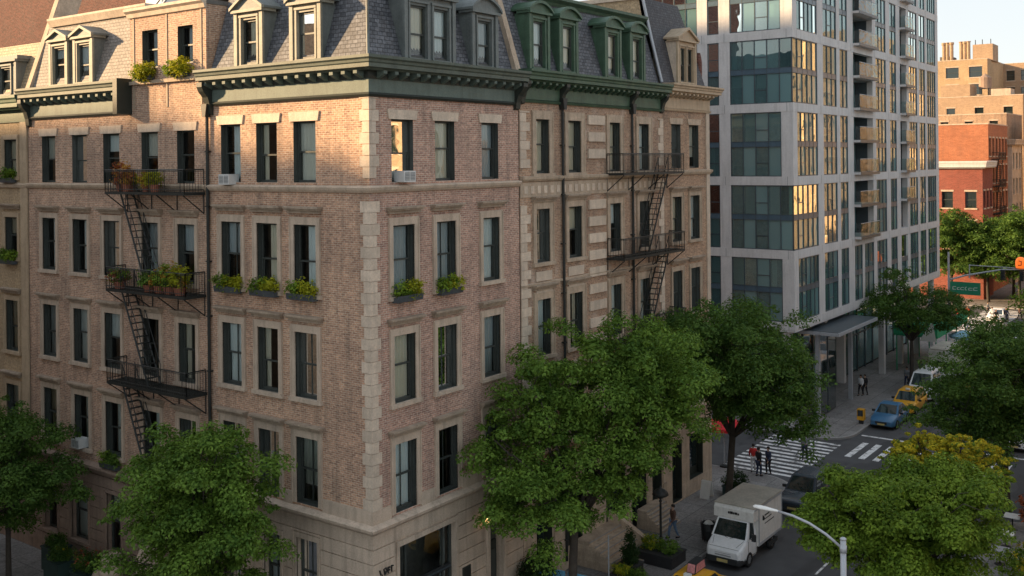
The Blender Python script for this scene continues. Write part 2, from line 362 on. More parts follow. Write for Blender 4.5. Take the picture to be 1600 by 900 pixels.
def wall(mb, F, s0, s1, z0, z1, holes, depth=0.3, n=0.0, mat=None, reveal=None):
    ss = sorted({s0, s1, *[h[0] for h in holes], *[h[1] for h in holes]}); ss = [a for a in ss if s0 <= a <= s1]
    zs = sorted({z0, z1, *[h[2] for h in holes], *[h[3] for h in holes]}); zs = [a for a in zs if z0 <= a <= z1]
    for i in range(len(ss)-1):
        for j in range(len(zs)-1):
            cs = (ss[i]+ss[i+1])/2; cz = (zs[j]+zs[j+1])/2
            if any(h[0] < cs < h[1] and h[2] < cz < h[3] for h in holes): continue
            mb.face([F(ss[i], n, zs[j]), F(ss[i+1], n, zs[j]), F(ss[i+1], n, zs[j+1]), F(ss[i], n, zs[j+1])], mat)
    rm = reveal or mat
    for a, b, c, d in holes:
        for p, q in (((a, c), (a, d)), ((a, d), (b, d)), ((b, d), (b, c)), ((b, c), (a, c))):
            mb.face([F(p[0], n, p[1]), F(q[0], n, q[1]), F(q[0], n-depth, q[1]), F(p[0], n-depth, p[1])], rm)

def window(bld, F, s, w, z0, z1, muntin=False, style='plain', surround=None, stone='stone', name='window', rec=0.24, dress=None, frame='sash', hoodz=None, sill=True, lint=None, glass='glass', hoodw=0.0, mr=None):
    a, b = s-w/2, s+w/2; h = z1-z0; fw = 0.075
    mb = MB(); n0, n1 = -rec-0.09, -rec
    mb.box(F, a, a+fw, n0, n1, z0, z1, frame); mb.box(F, b-fw, b, n0, n1, z0, z1, frame)
    mb.box(F, a+fw, b-fw, n0, n1, z1-fw*1.1, z1, frame); mb.box(F, a+fw, b-fw, n0, n1+0.03, z0, z0+fw*1.3, frame)
    mr = mr if mr else z0+h*rng.choice((0.46, 0.5, 0.5, 0.54))
    mb.box(F, a+fw, b-fw, n0-0.01, n1-0.012, mr-0.035, mr+0.035, frame)
    mb.box(F, a+fw, a+fw+0.045, n0-0.05, n0+0.035, z0+fw*1.3, mr-0.035, frame); mb.box(F, b-fw-0.045, b-fw, n0-0.05, n0+0.035, z0+fw*1.3, mr-0.035, frame)
    if muntin: mb.box(F, s-0.015, s+0.015, n0+0.01, n1-0.03, z0+fw, z1-fw, frame)
    win = mb.build(name, bld)
    MB().face([F(a+0.02, n0+0.03, z0+0.02), F(b-0.02, n0+0.03, z0+0.02), F(b-0.02, n0+0.03, z1-0.02), F(a+0.02, n0+0.03, z1-0.02)], glass).build('pane', win)
    c = MB(); nc = n0-0.03
    k = dress if dress is not None else rng.choice('sbldbtsbnllsb')
    def fold(x0, x1, zz0, zz1, mat='curtain'):
        st = max(2, int((x1-x0)/0.09)); pts = []
        for i in range(st+1):
            t = x0+(x1-x0)*i/st; pts.append((t, nc-(0.035 if i % 2 else 0)))
        for i in range(st):
            p, q = pts[i], pts[i+1]
            c.face([F(p[0], p[1], zz0), F(q[0], q[1], zz0), F(q[0], q[1], zz1), F(p[0], p[1], zz1)], mat)
    if k == 's': fold(a+0.04, b-0.04, mr+rng.uniform(-0.1, 0.35), z1-0.05)
    elif k == 't': fold(a+0.04, b-0.04, z0+h*rng.uniform(0.22, 0.62), z1-0.05, 'blind')
    elif k == 'd': fold(a+0.04, a+0.04+w*0.28, z0+0.05, z1-0.05); fold(b-0.04-w*0.3, b-0.04, z0+0.05, z1-0.05)
    elif k == 'l': fold(a+w*0.35, b-0.04, z0+h*0.05, z1-0.05)
    elif k == 'b': fold(a+0.04, b-0.04, z0+0.06, z1-0.05)
    if c.f: c.build('curtain', win, recalc=False)
    if style in ('surround', 'hood'):
        sw = surround or 0.24
        m = MB()
        m.box(F, a-sw, a, -0.05, 0.06, z0, z1, stone); m.box(F, b, b+sw, -0.05, 0.06, z0, z1, stone)
        m.box(F, a-sw, b+sw, -0.05, 0.062, z1, z1+sw*1.25, stone)
        m.box(F, a-sw, a-sw+0.06, 0.06, 0.09, z0, z1+sw*1.25-0.06, stone); m.box(F, b+sw-0.06, b+sw, 0.06, 0.09, z0, z1+sw*1.25-0.06, stone)
        m.build('surround', win)
        if sill:
            MB().box(F, a-sw-0.05, b+sw+0.05, -0.12, 0.15, z0-0.17, z0-0.003, stone).build('sill', win)
    if style == 'hood':
        hz = hoodz or z1+0.55; hw = sw+0.12+hoodw
        m = MB(); m.box(F, a-hw+0.08, b+hw-0.08, 0, 0.14, hz-0.06, hz+0.06, 'hood')
        m.box(F, a-hw+0.03, b+hw-0.03, 0, 0.24, hz+0.062, hz+0.13, 'hood')
        m.box(F, a-hw, b+hw, 0, 0.31, hz+0.132, hz+0.21, 'hood')
        m.build('hood', win)
    if style == 'lintel':
        lw = 0.22; L0, L1 = lint or (z1, z1+0.37)
        MB().prism(F, [(a-lw*0.8, L0), (b+lw*0.8, L0), (b+lw*1.15, L1), (a-lw*1.15, L1)], -0.05, 0.06, stone).build('lintel', win)
    return win

def cornice_profile(z0, z1, out):
    h = z1-z0
    return [(0.0, z0), (out*0.55, z0), (out*0.62, z0+h*0.12), (out*0.82, z0+h*0.16), (out*0.82, z0+h*0.42), (out*0.88, z0+h*0.5), (out*0.9, z0+h*0.66), (out, z0+h*0.78), (out, z1-0.015), (out*0.5, z1), (0.0, z1)]

# ------------------------------------------------------------------ foliage
def leaf_arrays(blobs, n, size, seed, clump=55, spread=0.42, flat=0.5, inner=0.35, elong=0.62, gaps=0.0, gscale=1.0):
    """n leaf faces scattered in sprays through the volume of the given ellipsoids"""
    g = np.random.default_rng(seed)
    vol = np.array([b[3]*b[4]*b[5] for b in blobs]) ** 0.8; vol /= vol.sum()
    nt = max(3, n//clump)
    which = g.choice(len(blobs), nt, p=vol)
    B = np.array(blobs)[which]
    d = g.normal(size=(nt, 3)); d /= np.linalg.norm(d, axis=1)[:, None]
    r = inner+(1-inner)*g.random(nt)**0.55
    r *= 1+0.16*g.normal(size=nt)*0.7
    tips = B[:, :3]+d*r[:, None]*B[:, 3:6]
    if gaps > 0:                              # voids between the boughs
        K = g.normal(size=(7, 3)); K /= np.linalg.norm(K, axis=1)[:, None]; K *= g.uniform(2.0, 6.5, 7)[:, None]/gscale
        f = np.sin(tips@K.T+g.uniform(0, 6.28, 7)).sum(1)
        k = f > np.quantile(f, gaps); tips, d = tips[k], d[k]; nt = len(tips); clump = int(n/nt)
    sp = spread*(0.6+0.8*g.random(nt))
    idx = np.repeat(np.arange(nt), clump); N = len(idx)
    off = g.normal(size=(N, 3))*sp[idx][:, None]*np.array([1, 1, flat])
    # sprays droop away from the middle
    out = d[idx].copy(); out[:, 2] *= 0.3
    c = tips[idx]+off - np.array([0, 0, 1])*(np.linalg.norm(off[:, :2], axis=1)**2)[:, None]*0.35
    nrm = np.array([0, 0, 1.0])+out*0.55+g.normal(size=(N, 3))*0.52
    nrm /= np.linalg.norm(nrm, axis=1)[:, None]
    ax = g.normal(size=(N, 3)); ax -= nrm*(ax*nrm).sum(1)[:, None]; ax /= np.linalg.norm(ax, axis=1)[:, None]
    bx = np.cross(nrm, ax)
    L = size*(0.65+0.7*g.random(N))[:, None]; W = L*elong
    fold = nrm*L*0.12
    V = np.stack([c-ax*L*0.55, c+bx*W*0.5+fold, c+ax*L*0.55, c-bx*W*0.5+fold], 1).reshape(-1, 3)
    return V, tips

def crown_arrays(blobs, n, size, seed, sub=0.62, elong=0.6):
    """boughs spread over each ellipsoid, flattened leaf pads on every bough: gaps and shelves between them"""
    g = np.random.default_rng(seed); subs = []
    for b in blobs:
        s = max(.5, (b[3]*b[4]*b[5])**(1/3)); k = int(max(9, 16*(s/1.5)**1.9*min(4.0, (.62/sub)**1.5))); ph = g.uniform(0, 6.28)
        for j in range(k):
            u = 1-2*(j+.5)/k; th = ph+j*2.39996; r = math.sqrt(max(0, 1-u*u)); dv = np.array([r*math.cos(th), r*math.sin(th), u])+g.normal(size=3)*.16
            if dv[2] < -.55 and g.random() < .6: continue
            rr = g.uniform(.62, 1.06); rad = sub*(s/2)**.5*g.uniform(.6, 1.35)
            subs.append((*(np.array(b[:3])+dv*rr*np.array(b[3:6])), rad, *(dv/np.linalg.norm(dv))))
        for j in range(k//4):
            dv = g.normal(size=3)*.35; subs.append((*(np.array(b[:3])+dv*np.array(b[3:6])), sub*(s/2)**.5, 0, 0, 1))
        for j in range(k//4):                       # stray sprigs past the outline
            dv = g.normal(size=3); dv /= np.linalg.norm(dv); dv[2] = abs(dv[2])*.8; subs.append((*(np.array(b[:3])+dv*g.uniform(1.08, 1.22)*np.array(b[3:6])), .22*sub/.6, *dv))
    S = np.array(subs); w = S[:, 3]**1.9; w /= w.sum(); idx = g.choice(len(S), n, p=w); Q = S[idx]
    v = g.normal(size=(n, 3)); v /= np.linalg.norm(v, axis=1)[:, None]; rr = g.random(n)**.42
    off = v*rr[:, None]*Q[:, 3:4]*np.array([1.12, 1.12, .5]); off += Q[:, 4:7]*(off*Q[:, 4:7]).sum(1)[:, None]*.35
    off[:, 2] -= (off[:, 0]**2+off[:, 1]**2)*.28/np.maximum(Q[:, 3], .3)
    c = Q[:, :3]+off
    nrm = v*np.array([.7, .7, .5])+np.array([0, 0, .75])+g.normal(size=(n, 3))*.42; nrm /= np.linalg.norm(nrm, axis=1)[:, None]
    ax = g.normal(size=(n, 3)); ax -= nrm*(ax*nrm).sum(1)[:, None]; ax /= np.linalg.norm(ax, axis=1)[:, None]; bx = np.cross(nrm, ax)
    L = size*(.55+.9*g.random(n))[:, None]; W = L*elong*(.8+.4*g.random(n))[:, None]; fold = nrm*L*.13
    V = np.stack([c-ax*L*.55, c+bx*W*.5+fold, c+ax*L*.55, c-bx*W*.5+fold], 1).reshape(-1, 3)
    return V, S[:, :3]

def leaf_mesh(name, V, mats_, parent, matidx=None):
    off = Vector((0, 0, 0)); p = parent
    while p is not None: off += p.location; p = p.parent
    V = V-np.array(off); nq = len(V)//4
    me = bpy.data.meshes.new(name)
    me.vertices.add(len(V)); me.vertices.foreach_set('co', V.astype(np.float32).ravel())
    me.loops.add(nq*4); me.loops.foreach_set('vertex_index', np.arange(nq*4, dtype=np.int32))
    me.polygons.add(nq); me.polygons.foreach_set('loop_start', np.arange(0, nq*4, 4, dtype=np.int32))
    if matidx is not None: me.polygons.foreach_set('material_index', matidx.astype(np.int32))
    for k in mats_: me.materials.append(M[k])
    me.update(calc_edges=True); me.validate()
    o = bpy.data.objects.new(name, me); COL.objects.link(o); o.parent = parent
    return o

def tree(name, base, blobs, n, size, label, leaf='leaf', trunk_r=0.17, seed=1, fork=0.45, group='street trees', lean=None, accent=None, spread=0.62):
    t = thing(name, base, label, 'tree', group)
    B = np.array(blobs); cz = B[:, 2].min(); cen = Vector(B[:, :3].mean(0))
    V, tips = crown_arrays(blobs, n, size, seed, spread)
    mi = None; ms = [leaf]
    if accent:
        ms.append(accent[0]); z = V.reshape(-1, 4, 3)[:, 0, 2]; g = np.random.default_rng(seed+9)
        thr = np.quantile(z, 1-accent[1]); mi = ((z+g.normal(size=len(z))*0.3+(g.random(len(z)) < .22)*-3) > thr).astype(int)
    leaf_mesh('crown', V, ms, t, mi)
    mb = MB(); r = random.Random(seed)
    b0 = Vector(base); top = Vector((cen.x, cen.y, B[:, 2].max()))
    fz = b0.z+(cen.z-b0.z)*fork*1.3
    fk = Vector((b0.x+(top.x-b0.x)*0.25, b0.y+(top.y-b0.y)*0.25, fz)) if lean is None else Vector(lean)
    mid = (b0+fk)/2+Vector((r.uniform(-.08, .08), r.uniform(-.08, .08), 0))
    mb.tube([b0-Vector((0, 0, 0.2)), b0+Vector((0, 0, 0.15)), mid, fk], [trunk_r*1.5, trunk_r*1.12, trunk_r*0.95, trunk_r*0.85], 9, 'bark')
    g = np.random.default_rng(seed+3)
    for bl in blobs:
        c = Vector(bl[:3])
        for q in range(3):
            e = c+Vector((r.uniform(-.5, .5)*bl[3], r.uniform(-.5, .5)*bl[4], r.uniform(-.1, .5)*bl[5]))
            m1 = fk.lerp(e, 0.45)+Vector((r.uniform(-.25, .25), r.uniform(-.25, .25), 0.25))
            mb.tube([fk-Vector((0, 0, 0.1)), m1, e], [trunk_r*0.6, trunk_r*0.36, trunk_r*0.12], 6, 'bark')
            for w in range(9):
                tp = Vector(tips[int(g.integers(len(tips)))])
                if (tp-e).length < max(bl[3:6])*0.9:
                    mb.tube([m1.lerp(e, r.uniform(.3, .9)), (e+tp)/2+Vector((0, 0, .12)), tp], [trunk_r*0.16, trunk_r*0.1, 0.012], 4, 'bark')
    mb.build('trunk', t, smooth=True)
    return t

def bush(parent, name, blobs, n, size, leaf, seed, accent=None, frac=0.3):
    V, _ = leaf_arrays(blobs, n, size, seed, clump=14, spread=0.07, flat=0.9, inner=0.5)
    ms = [leaf]; mi = None
    if accent:
        ms.append(accent); g = np.random.default_rng(seed); k = g.random(len(V)//4//14+1) < frac
        mi = np.repeat(k, 14)[:len(V)//4].astype(int)
    return leaf_mesh(name, V, ms, parent, mi)
# ------------------------------------------------------------------ buildings
def rust(mb, F, s0, s1, z0, z1, holes, course=0.56, gap=0.04, n=0.055, mat='stone'):
    k = max(1, round((z1-z0)/course)); ch = (z1-z0)/k
    for i in range(k):
        a, b = z0+i*ch+gap/2, z0+(i+1)*ch-gap/2
        br = sorted({s0, s1, *[min(max(x, s0), s1) for h in holes for x in h[:2]]})
        for p, q in zip(br, br[1:]):
            if q-p < 1e-4: continue
            c = (p+q)/2; free = [(a, b)]
            for h in holes:
                if h[0] < c < h[1]:
                    nf = []
                    for u, v in free:
                        if h[3] <= u or h[2] >= v: nf.append((u, v)); continue
                        if h[2] > u: nf.append((u, h[2]))
                        if h[3] < v: nf.append((h[3], v))
                    free = nf
            for u, v in free:
                if v-u > 0.02: mb.box(F, p, q, 0.001, n, u, v, mat)

def modillions(mb, F, s0, s1, z0, z1, n0, n1, step, w, mat):
    k = max(1, int((s1-s0)/step)); st = (s1-s0)/k
    for i in range(k):
        c = s0+(i+0.5)*st
        mb.prism(lambda a, n, z: F(c-w/2+n*w, a, z), [(n0, z0-0.12), (n0, z1), (n1, z1), (n1, z0+0.06), (n1*0.7+n0*0.3, z0)], 0, 1, mat)

def bracket(name, bld, F, s, w, z0, z1, n1, mat):
    h = z1-z0
    MB().prism(lambda a, n, z: F(s-w/2+n*w, a, z), [(0.0, z0), (n1*0.25, z0+h*0.06), (n1*0.32, z0+h*0.3), (n1*0.5, z0+h*0.55), (n1*0.85, z0+h*0.72), (n1, z0+h*0.86), (n1, z1), (0.0, z1)], 0, 1, mat).build(name, bld)

def dormer(bld, F, s, w, z0, zt, wins, front='dormer_front', side='dormer_a', roofm='dormer_a', nf=-0.12, nb=-1.75, ped='gable', pz=0.75, muntin=False, dress=None, wz=None):
    """wins: list of (s, w); box sticking out of a mansard, window(s) in front, pedimented roof"""
    a, b = s-w/2, s+w/2
    wz0, wz1 = wz or (z0+0.12, zt-0.32)
    mb = MB(); holes = [(c-ww/2, c+ww/2, wz0, wz1) for c, ww in wins]
    wall(mb, F, a, b, z0, zt, holes, 0.2, nf, front)
    for x in (a, b): mb.face([F(x, nf, z0), F(x, nf, zt), F(x, nb, zt), F(x, nb, z0)], side)
    d = mb.build('dormer', bld, recalc=False)
    m = MB(); edges = [a+0.04, b-0.04]
    for h in holes:
        m.box(F, h[0]-0.1, h[0], nf, nf+0.07, wz0-0.08, wz1+0.1, front); m.box(F, h[1], h[1]+0.1, nf, nf+0.07, wz0-0.08, wz1+0.1, front)
        m.box(F, h[0]-0.12, h[1]+0.12, nf, nf+0.09, wz1+0.102, wz1+0.2, front); m.box(F, h[0]-0.1, h[1]+0.1, nf-0.1, nf+0.1, wz0-0.09, wz0-0.002, front)
    m.box(F, a-0.06, a+0.14, nf-0.02, nf+0.1, z0, zt-0.02, front); m.box(F, b-0.14, b+0.06, nf-0.02, nf+0.1, z0, zt-0.02, front)
    m.box(F, a-0.14, b+0.14, nf-0.6, nf+0.2, zt-0.018, zt+0.1, front)
    m.build('casing', d)
    r = MB(); o = 0.2
    if ped == 'gable':
        P = [(a-o, zt+0.102), (b+o, zt+0.102), (b+o, zt+0.2), (s, zt+pz), (a-o, zt+0.2)]
    elif ped == 'flat':
        P = [(a-o, zt+0.102), (b+o, zt+0.102), (b+o, zt+0.3), (a-o, zt+0.3)]
    else:
        P = [(a-o, zt+0.102), (b+o, zt+0.102)]
        for i in range(13):
            t = i/12; x = b+o-(w+2*o)*t; P.append((x, zt+0.2+(pz-0.2)*math.sin(math.pi*t)**0.8 if 0 < t < 1 else zt+0.2))
    r.prism(F, P, nb, nf+0.1, roofm)
    # raised moulding round the tympanum
    top = P[2:] if ped != 'flat' else []
    if top:
        for p, q in zip(top, top[1:]):
            dz = 0.13
            r.mesh([F(p[0], nf+0.1, p[1]+0.003), F(q[0], nf+0.1, q[1]+0.003), F(q[0], nf+0.1, q[1]-dz), F(p[0], nf+0.1, p[1]-dz),
                    F(p[0], nf+0.25, p[1]+0.003), F(q[0], nf+0.25, q[1]+0.003), F(q[0], nf+0.25, q[1]-dz), F(p[0], nf+0.25, p[1]-dz)],
                   [(0,1,2,3), (7,6,5,4), (0,4,5,1), (3,2,6,7), (0,3,7,4), (1,5,6,2)], front)
    r.build('dormer_roof', d)
    for (c, ww) in wins:
        window(d, lambda S, N, Z: F(S, N+nf, Z), c, ww, wz0, wz1, name='sash', rec=0.1, muntin=muntin, dress=dress)
    # sub-parts of the sash stay at depth three: lift panes/curtains to the dormer
    for ch in list(d.children):
        for g in list(ch.children):
            g.parent = d
    return d

def shell(mb, x0, x1, y0, y1, z1, mat, sides='xXyY'):
    if 'x' in sides: mb.face([(x0, y0, 0), (x0, y1, 0), (x0, y1, z1), (x0, y0, z1)], mat)
    if 'X' in sides: mb.face([(x1, y0, 0), (x1, y1, 0), (x1, y1, z1), (x1, y0, z1)], mat)
    if 'y' in sides: mb.face([(x0, y0, 0), (x1, y0, 0), (x1, y0, z1), (x0, y0, z1)], mat)
    if 'Y' in sides: mb.face([(x0, y1, 0), (x1, y1, 0), (x1, y1, z1), (x0, y1, z1)], mat)

def downpipe(bld, F, s, z0, z1, n=0.12, r=0.07):
    m = MB(); m.tube([F(s, n, z0), F(s, n, z1)], r, 8, 'iron')
    z = z0+1
    while z < z1: m.box(F, s-0.11, s+0.11, 0, n+0.06, z, z+0.06, 'iron'); z += 2.4
    m.prism(F, [(s-0.1, z1-0.55), (s+0.1, z1-0.55), (s+0.2, z1), (s-0.2, z1)], 0.01, 0.3, 'iron')
    m.build('downpipe', bld)

def fire_escape(bld, F, s0, s1, levels, out, stairs, sid, rail=1.0):
    m = MB(); m.box(F, s0, s1, 0.02, out, levels[0]-0.05, levels[0]+0.0, 'iron')
    fe = None
    for li, z in enumerate(levels):
        p = MB()
        p.box(F, s0, s1, out-0.05, out, z-0.12, z, 'iron'); p.box(F, s0, s1, 0.03, 0.08, z-0.12, z, 'iron')
        for x in (s0, s1-0.05): p.box(F, x, x+0.05, 0.08, out-0.05, z-0.12, z, 'iron')
        x = s0+0.12
        while x < s1-0.1: p.box(F, x, x+0.055, 0.08, out-0.05, z-0.035, z-0.005, 'iron'); x += 0.105
        k = 4
        for i in range(k):
            x = s0+0.1+(s1-s0-0.2)*i/(k-1)
            p.tube([F(x, out-0.04, z-0.12), F(x, 0.03, z-0.95)], 0.028, 5, 'iron'); p.tube([F(x, 0.04, z-0.95), F(x, 0.04, z-0.1)], 0.025, 5, 'iron')
        if fe is None:
            fe = p.build('fire_escape', bld)
        else: p.build('platform', fe)
        r = MB()
        def bars(a, b):
            L = (Vector(b)-Vector(a)).length; n = max(2, int(L/0.14))
            for i in range(n+1):
                q = Vector(a).lerp(Vector(b), i/n); t = 0.022 if i in (0, n) or i % 8 == 0 else 0.0105
                r.tube([q, q+Vector((0, 0, rail))], t, 4, 'iron')
            for h, t in ((rail, 0.03), (rail*0.93, 0.014), (0.12, 0.016)):
                r.tube([Vector(a)+Vector((0, 0, h)), Vector(b)+Vector((0, 0, h))], t, 5, 'iron')
        bars(F(s0, out-0.03, z), F(s1, out-0.03, z)); bars(F(s0, 0.1, z), F(s0, out-0.03, z)); bars(F(s1, 0.1, z), F(s1, out-0.03, z))
        r.build('railing', fe)
    for (sa, za, sb, zb, n0, n1) in stairs:
        t = MB()
        for n in (n0, n1):
            A, B = Vector(F(sa, n, za)), Vector(F(sb, n, zb))
            t.tube([A, B], 0.045, 5, 'iron')
            off = Vector((0, 0, 0.85))
            t.tube([A+off, B+off], 0.022, 5, 'iron')
            for i in range(6):
                q = A.lerp(B, i/5); t.tube([q, q+off], 0.015, 4, 'iron')
        k = int((za-zb)/0.28)
        for i in range(k+1):
            u = i/k; s = sa+(sb-sa)*u; z = za+(zb-za)*u
            t.box(F, s-0.1, s+0.1, n0, n1, z-0.02, z+0.015, 'iron')
        t.build('stair', fe)
    return fe

# ---------------- corner building
def corner_building():
    b = thing('corner_building', (-4.8, 4.8, 0), 'five-storey tan brick corner building with pale quoins, grey-green cornice and blue slate mansard', 'building')
    L, Rr = FY(0), FX(0); E = 9.75
    cL = [(-8.22, 1.3), (-5.9, 1.3), (-3.6, 1.3)]; cR = [(1.88, 1.27), (4.5, 1.26), (7.6, 1.2)]
    rows = [(19.2, 21.68), (14.72, 17.5), (10.5, 13.15), (6.2, 8.9)]
    hL = [(c-w/2, c+w/2, a, d) for c, w in cL for a, d in rows]; hR = [(c-w/2, c+w/2, a, d) for c, w in cR for a, d in rows]
    gL = [(-8.85, -7.75, 1.7, 4.55), (-6.3, -5.25, 1.7, 4.65), (-4.3, -3.05, 1.7, 4.8)]
    gR = [(1.39, 4.88, 0.7, 4.88), (7.15, 8.15, 0.0, 4.4)]
    mb = MB()
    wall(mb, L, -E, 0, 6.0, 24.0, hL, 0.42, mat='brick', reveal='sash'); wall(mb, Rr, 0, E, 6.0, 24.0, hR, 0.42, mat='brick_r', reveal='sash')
    wall(mb, L, -E, 0, 0.0, 6.0, gL, 0.42, mat='stone'); wall(mb, Rr, 0, E, 0.0, 6.0, gR, 0.42, mat='stone')
    shell(mb, -E, 0, 0, E, 24.0, 'brick', 'xY')
    mb.build('wall', b, recalc=False)
    ru = MB(); ext = lambda H: [(a-0.2, c+0.2, d-0.2 if d > .3 else 0, e+0.25) for a, c, d, e in H]
    rust(ru, L, -E, 0.055, 0.6, 5.72, ext(gL)); rust(ru, Rr, 0.0, E, 0.6, 5.72, ext(gR))
    ru.box(L, -E, 0.1, 0.001, 0.1, 0, 0.585, 'stone'); 
    for a, c in ((0.0, 7.15), (8.15, E)): ru.box(Rr, a, c, 0.001, 0.1, 0, 0.585, 'stone')
    ru.build('rusticated_base', b)
    st = [lambda n, z: (-E, -n, z), lambda n, z: (n, -n, z), lambda n, z: (n, E, z)]
    MB().sweep([(0, 5.72), (0.12, 5.74), (0.3, 5.88), (0.34, 6.0), (0.3, 6.04), (0.1, 6.1), (0, 6.1)], st, 'stone').build('ledge', b)
    band = MB()
    for F, cs, a0, a1 in ((L, cL, -E, 0.06), (Rr, cR, 0.0, E)):
        br = sorted([a0, a1]+[x for c, w in cs for x in (c-w/2-0.25, c+w/2+0.25)])
        for p, q in zip(br[::2], br[1::2]): MB().box(F, p, q, 0.001, 0.06, 6.1, 6.62, 'stone').build('stone_band', b)
    MB().sweep([(0, 18.8), (0.08, 18.82), (0.16, 18.92), (0.2, 19.02), (0.17, 19.06), (0, 19.1)], st, 'stone').build('string_course', b)
    z = 6.62; i = 0; ql = {}
    while z < 22.5:
        zt = min(z+0.43, 22.5)
        if not (z < 19.1 and zt > 18.8):
            w = 0.47 if i % 2 == 0 else 0.31
            for F, u, v in ((L, -w, 0.05), (Rr, 0.0, w*1.05)): ql.setdefault((F is L, z > 19), MB()).box(F, u, v, 0.001, 0.05, z+0.004, zt-0.004, 'stone_q')
        z += 0.44; i += 1
    for q in ql.values(): q.build('quoins', b)
    c = MB()
    c.sweep([(0, 22.52), (0.1, 22.52), (0.16, 22.6), (0.1, 22.68), (0, 22.68)], st, 'corn_dark')
    c.sweep([(0, 22.68), (0.07, 22.68), (0.07, 23.2), (0, 23.2)], st, 'frieze_a')
    c.sweep([(0, 23.2), (0.12, 23.2), (0.14, 23.3), (0.12, 23.52), (0, 23.52)], st, 'corn_dark')
    c.sweep(cornice_profile(23.5, 24.06, 0.78), st, 'corn_a')
    modillions(c, L, -E+0.1, 0.1, 23.32, 23.5, 0.1, 0.5, 0.62, 0.2, 'frieze_a'); modillions(c, Rr, 0.1, E-0.1, 23.32, 23.5, 0.1, 0.5, 0.62, 0.2, 'frieze_a')
    c.build('cornice', b)
    bracket('bracket', b, L, -E+0.22, 0.36, 22.1, 23.52, 0.62, 'corn_dark'); bracket('bracket', b, Rr, E-0.2, 0.34, 22.3, 23.52, 0.6, 'corn_dark')
    r = MB(); stf = [lambda n, z: (-E, -n, z), lambda n, z: (n, -n, z), lambda n, z: (n, E, z)]
    prof = [(-0.18, 24.05), (-0.55, 25.2), (-0.95, 26.5), (-1.3, 27.7)]
    r.sweep(prof, stf, 'slate', closed=False)
    r.face([(-E, 1.3, 27.7), (-1.3, 1.3, 27.7), (-1.3, E, 27.7), (-E, E, 27.7)], 'roofing')
    r.face([(-E, E, 24), (-1.3, E, 27.7), (-E, E, 27.7)], 'brick'); r.face([(-E, E, 24), (-0.18, E, 24.0), (-1.3, E, 27.7)], 'brick'); r.face([(-E, E, 24), (-E, 0.18, 24), (-E, 1.3, 27.7), (-E, E, 27.7)], 'brick')
    roof = r.build('mansard_roof', b, recalc=False)
    MB().tube([(-0.18, 0.18, 24.06), (-0.55, 0.55, 25.2), (-0.95, 0.95, 26.5), (-1.3, 1.3, 27.7)], 0.06, 6, 'dormer_a').build('hip_cap', roof)
    dormer(b, L, -7.05, 1.72, 24.07, 26.42, [(-7.05, 1.0)], ped='gable', pz=0.85)
    dormer(b, L, -3.55, 1.72, 24.07, 26.42, [(-3.55, 1.05)], ped='gable', pz=0.85)
    dormer(b, Rr, 3.72, 3.1, 24.07, 26.75, [(3.02, 1.05), (4.45, 1.0)], front='dormer_a', ped='flat', dress='b', wz=(24.2, 26.35))
    dormer(b, Rr, 7.4, 1.75, 24.07, 26.5, [(7.4, 1.0)], front='dormer_a', ped='arch', pz=0.75, dress='b')
    pr = MB()
    pr.mesh([(n, y, z) for y in (9.62, 9.98) for n, z in ((0.05, 24.06), (-1.25, 28.2), (-2.3, 28.2), (-1.0, 24.06))], [(0,1,2,3), (7,6,5,4), (0,4,5,1), (1,5,6,2), (2,6,7,3), (3,7,4,0)], 'stone_d')
    pr.build('party_wall_coping', b)
    for F, cs in ((L, cL), (Rr, cR)):
        for c_, w in cs:
            window(b, F, c_, w, *rows[0], style='lintel', lint=(21.68, 22.06), stone='stone_q', dress='b' if F is Rr else None)
            window(b, F, c_, w, *rows[1], style='hood', hoodz=18.02, muntin=rng.random() < .4)
            window(b, F, c_, w, *rows[2], style='hood', hoodz=13.64, muntin=rng.random() < .5)
            window(b, F, c_, w, *rows[3], style='hood', hoodz=9.28, muntin=True, sill=False)
    for h in gL: window(b, L, (h[0]+h[1])/2, h[1]-h[0], h[2], h[3], style='surround', surround=0.17, muntin=True, dress='b')
    # shopfront
    h = gR[0]; s = MB(); n0, n1 = -0.3, -0.18
    s.box(Rr, h[0], h[0]+0.1, n0, n1, h[2], h[3], 'sash'); s.box(Rr, h[1]-0.12, h[1], n0, n1, h[2], h[3], 'sash'); s.box(Rr, h[0]+.1, h[1]-.12, n0, n1, h[3]-0.12, h[3], 'sash')
    s.box(Rr, h[0]+.1, h[1]-.12, n0, n1+0.02, 2.9, 3.12, 'trim'); s.box(Rr, h[0]+.1, h[1]-.12, n0, n1+0.1, 3.0, 3.04, 'mullion'); s.box(Rr, h[0]+.1, h[1]-.12, n0, n1+.02, h[2], 1.2, 'sash')
    for x in (2.0, 4.3): s.box(Rr, x, x+0.09, n0+0.01, n1-0.01, 1.2, h[3]-0.12, 'sash')
    sf = s.build('shop_window', b)
    MB().face([Rr(h[0], -0.25, 1.2), Rr(h[1], -0.25, 1.2), Rr(h[1], -0.25, h[3]), Rr(h[0], -0.25, h[3])], 'glass').build('pane', sf)
    c2 = MB(); c2.box(Rr, 4.42, 4.7, -0.5, -0.42, 1.2, 4.7, 'curtain'); c2.box(Rr, 1.55, 1.85, -0.5, -0.42, 1.6, 4.7, 'blind'); c2.build('curtain', sf)
    m = MB(); m.box(Rr, h[0]-0.16, h[0], 0.001, 0.1, h[2]-0.1, h[3], 'stone'); m.box(Rr, h[1], h[1]+0.16, 0.001, 0.1, h[2]-0.1, h[3], 'stone'); m.box(Rr, h[0]-0.16, h[1]+0.16, 0.001, 0.11, h[3], h[3]+0.2, 'stone')
    m.build('surround', sf)
    d = MB(); d.box(Rr, 7.2, 8.1, -0.34, -0.26, 0.02, 3.1, 'corn_dark')
